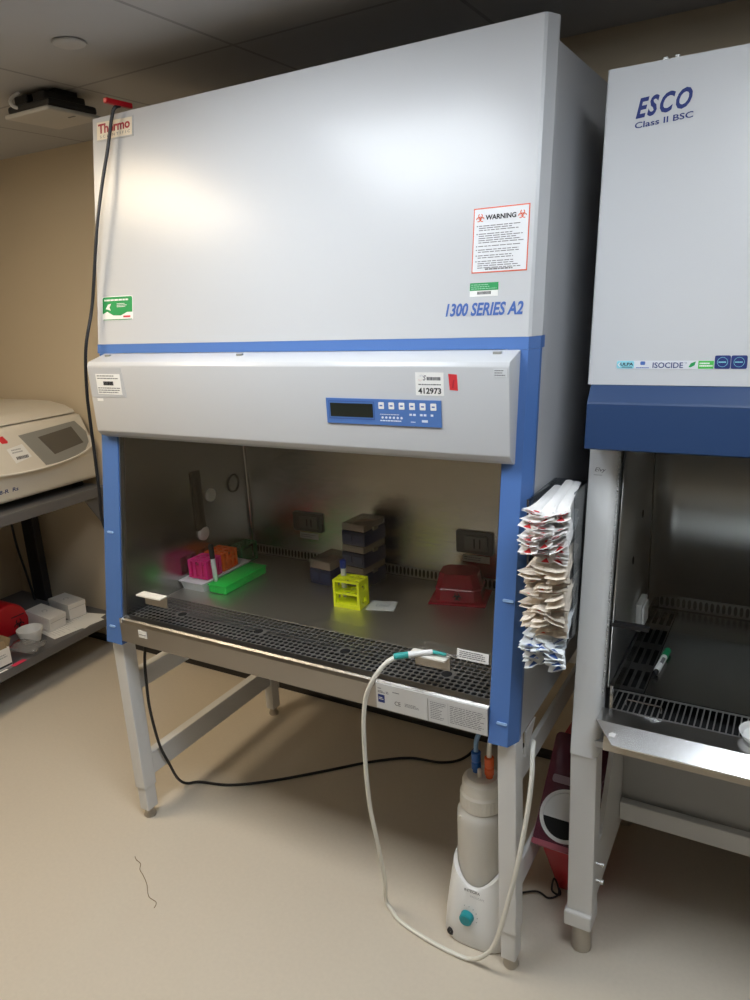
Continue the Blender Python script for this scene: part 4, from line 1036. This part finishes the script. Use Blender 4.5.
link('inner_ring', lathe((-1.13, .43, ZS), [(.035, .020), (.038, .024), (.041, .020)], 36, cap=False), M['cap_white'], cu, True)
bg = B()
vs = []
for i in range(7):
    for j in range(5):
        x = -.07+.14*i/6; y = -.05+.10*j/4
        vs.append(bg.verts.new((x, y, .022*math.cos(x*14)*(.6+.4*math.sin(j*1.7+i))+.020)))
for i in range(6):
    for j in range(4): bg.faces.new((vs[i*5+j], vs[(i+1)*5+j], vs[(i+1)*5+j+1], vs[i*5+j+1]))
o = link('plastic_bag', bg, M['bag'], None, True); md = o.modifiers.new('t', 'SOLIDIFY'); md.thickness = .012; md.offset = 1
o.location = (-1.035, .335, ZS+.0); o.rotation_euler.z = .5; tag(o, 'cloudy clear plastic bag beside the white cup on the bench shelf', 'bag')
gb = thing('glove_box', 'white cardboard dispenser box with open brown top at the left picture edge', 'box', (-1.05, .14, ZS))
bm = B()
for a in ((-1.13, -1.127, .03, .245), (-1.003, -1.0, .03, .245)): add_box(bm, *a, ZS, ZS+.086)
for a in ((.03, .033), (.242, .245)): add_box(bm, -1.127, -1.003, *a, ZS, ZS+.086)
add_box(bm, -1.127, -1.003, .033, .242, ZS, ZS+.003)
bd = link('body', bm, M['card'], gb)
link('open_flap', prism([(.242, ZS+.086), (.246, ZS+.086), (.262, ZS+.116), (.257, ZS+.116)], 'x', -1.125, -1.005), M['box_brown'], gb)
link('open_flap', prism([(-1.004, ZS+.086), (-1.0, ZS+.086), (-1.012, ZS+.114), (-1.016, ZS+.114)], 'y', .04, .235), M['box_brown'], gb)
link('print', Frame((-1.0, 0, 0), (0, 1, 0), (0, 0, 1)).lines(B(), .14, ZS+.045, .235, ZS+.065, 2, .5, 0, .0008), M['pale_ink'], bd)
link('stripe', Frame((-1.0, 0, 0), (0, 1, 0), (0, 0, 1)).rect(B(), .031, ZS+.006, .244, ZS+.014, 0, .0007), M['ink'], bd)
o = tag(link('red_slip', box(-.012, .012, -.03, .03, 0, .0012), mat('slip_pink', (.65, .04, .10), .5), None), 'small pinkish red slip lying at the foot of the white dispenser box', 'slip'); o.location = (-.992, .268, ZS+.0003); o.rotation_euler.z = .1
o = tag(link('paper_scrap', box(-.006, .006, -.05, .05, 0, .001), M['paper'], None), 'narrow white paper scrap on the shelf edge before the dispenser box', 'paper'); o.location = (-.986, .16, ZS+.0003)

# ------------------------------------------------------------------ camera, world, view
yaw, pitch, roll = math.radians(-30.57), math.radians(15.57), math.radians(-3.05)
cyw, syw = math.cos(yaw), math.sin(yaw)
fwd = Vector((syw*math.cos(pitch), cyw*math.cos(pitch), -math.sin(pitch)))
right = Vector((cyw, -syw, 0)); up = right.cross(fwd)
r_ = right*math.cos(roll)+up*math.sin(roll); u_ = -right*math.sin(roll)+up*math.cos(roll)
cam = bpy.data.cameras.new('camera'); co = bpy.data.objects.new('camera', cam); COL.objects.link(co)
mw = Matrix((r_, u_, -fwd)).transposed().to_4x4(); mw.translation = (1.784, -1.404, 1.626)
co.matrix_world = mw
cam.sensor_fit = 'VERTICAL'; cam.sensor_height = 24; cam.sensor_width = 18; cam.lens = 740.2*24/1000; cam.clip_start = .02
S.camera = co
w = bpy.data.worlds.new('world'); S.world = w; w.use_nodes = True
w.node_tree.nodes['Background'].inputs[0].default_value = (.5, .5, .5, 1); w.node_tree.nodes['Background'].inputs[1].default_value = .2
S.view_settings.view_transform = 'Standard'; S.view_settings.look = 'None'; S.view_settings.gamma = 1; S.view_settings.use_curve_mapping = False
S.view_settings.exposure = 0.
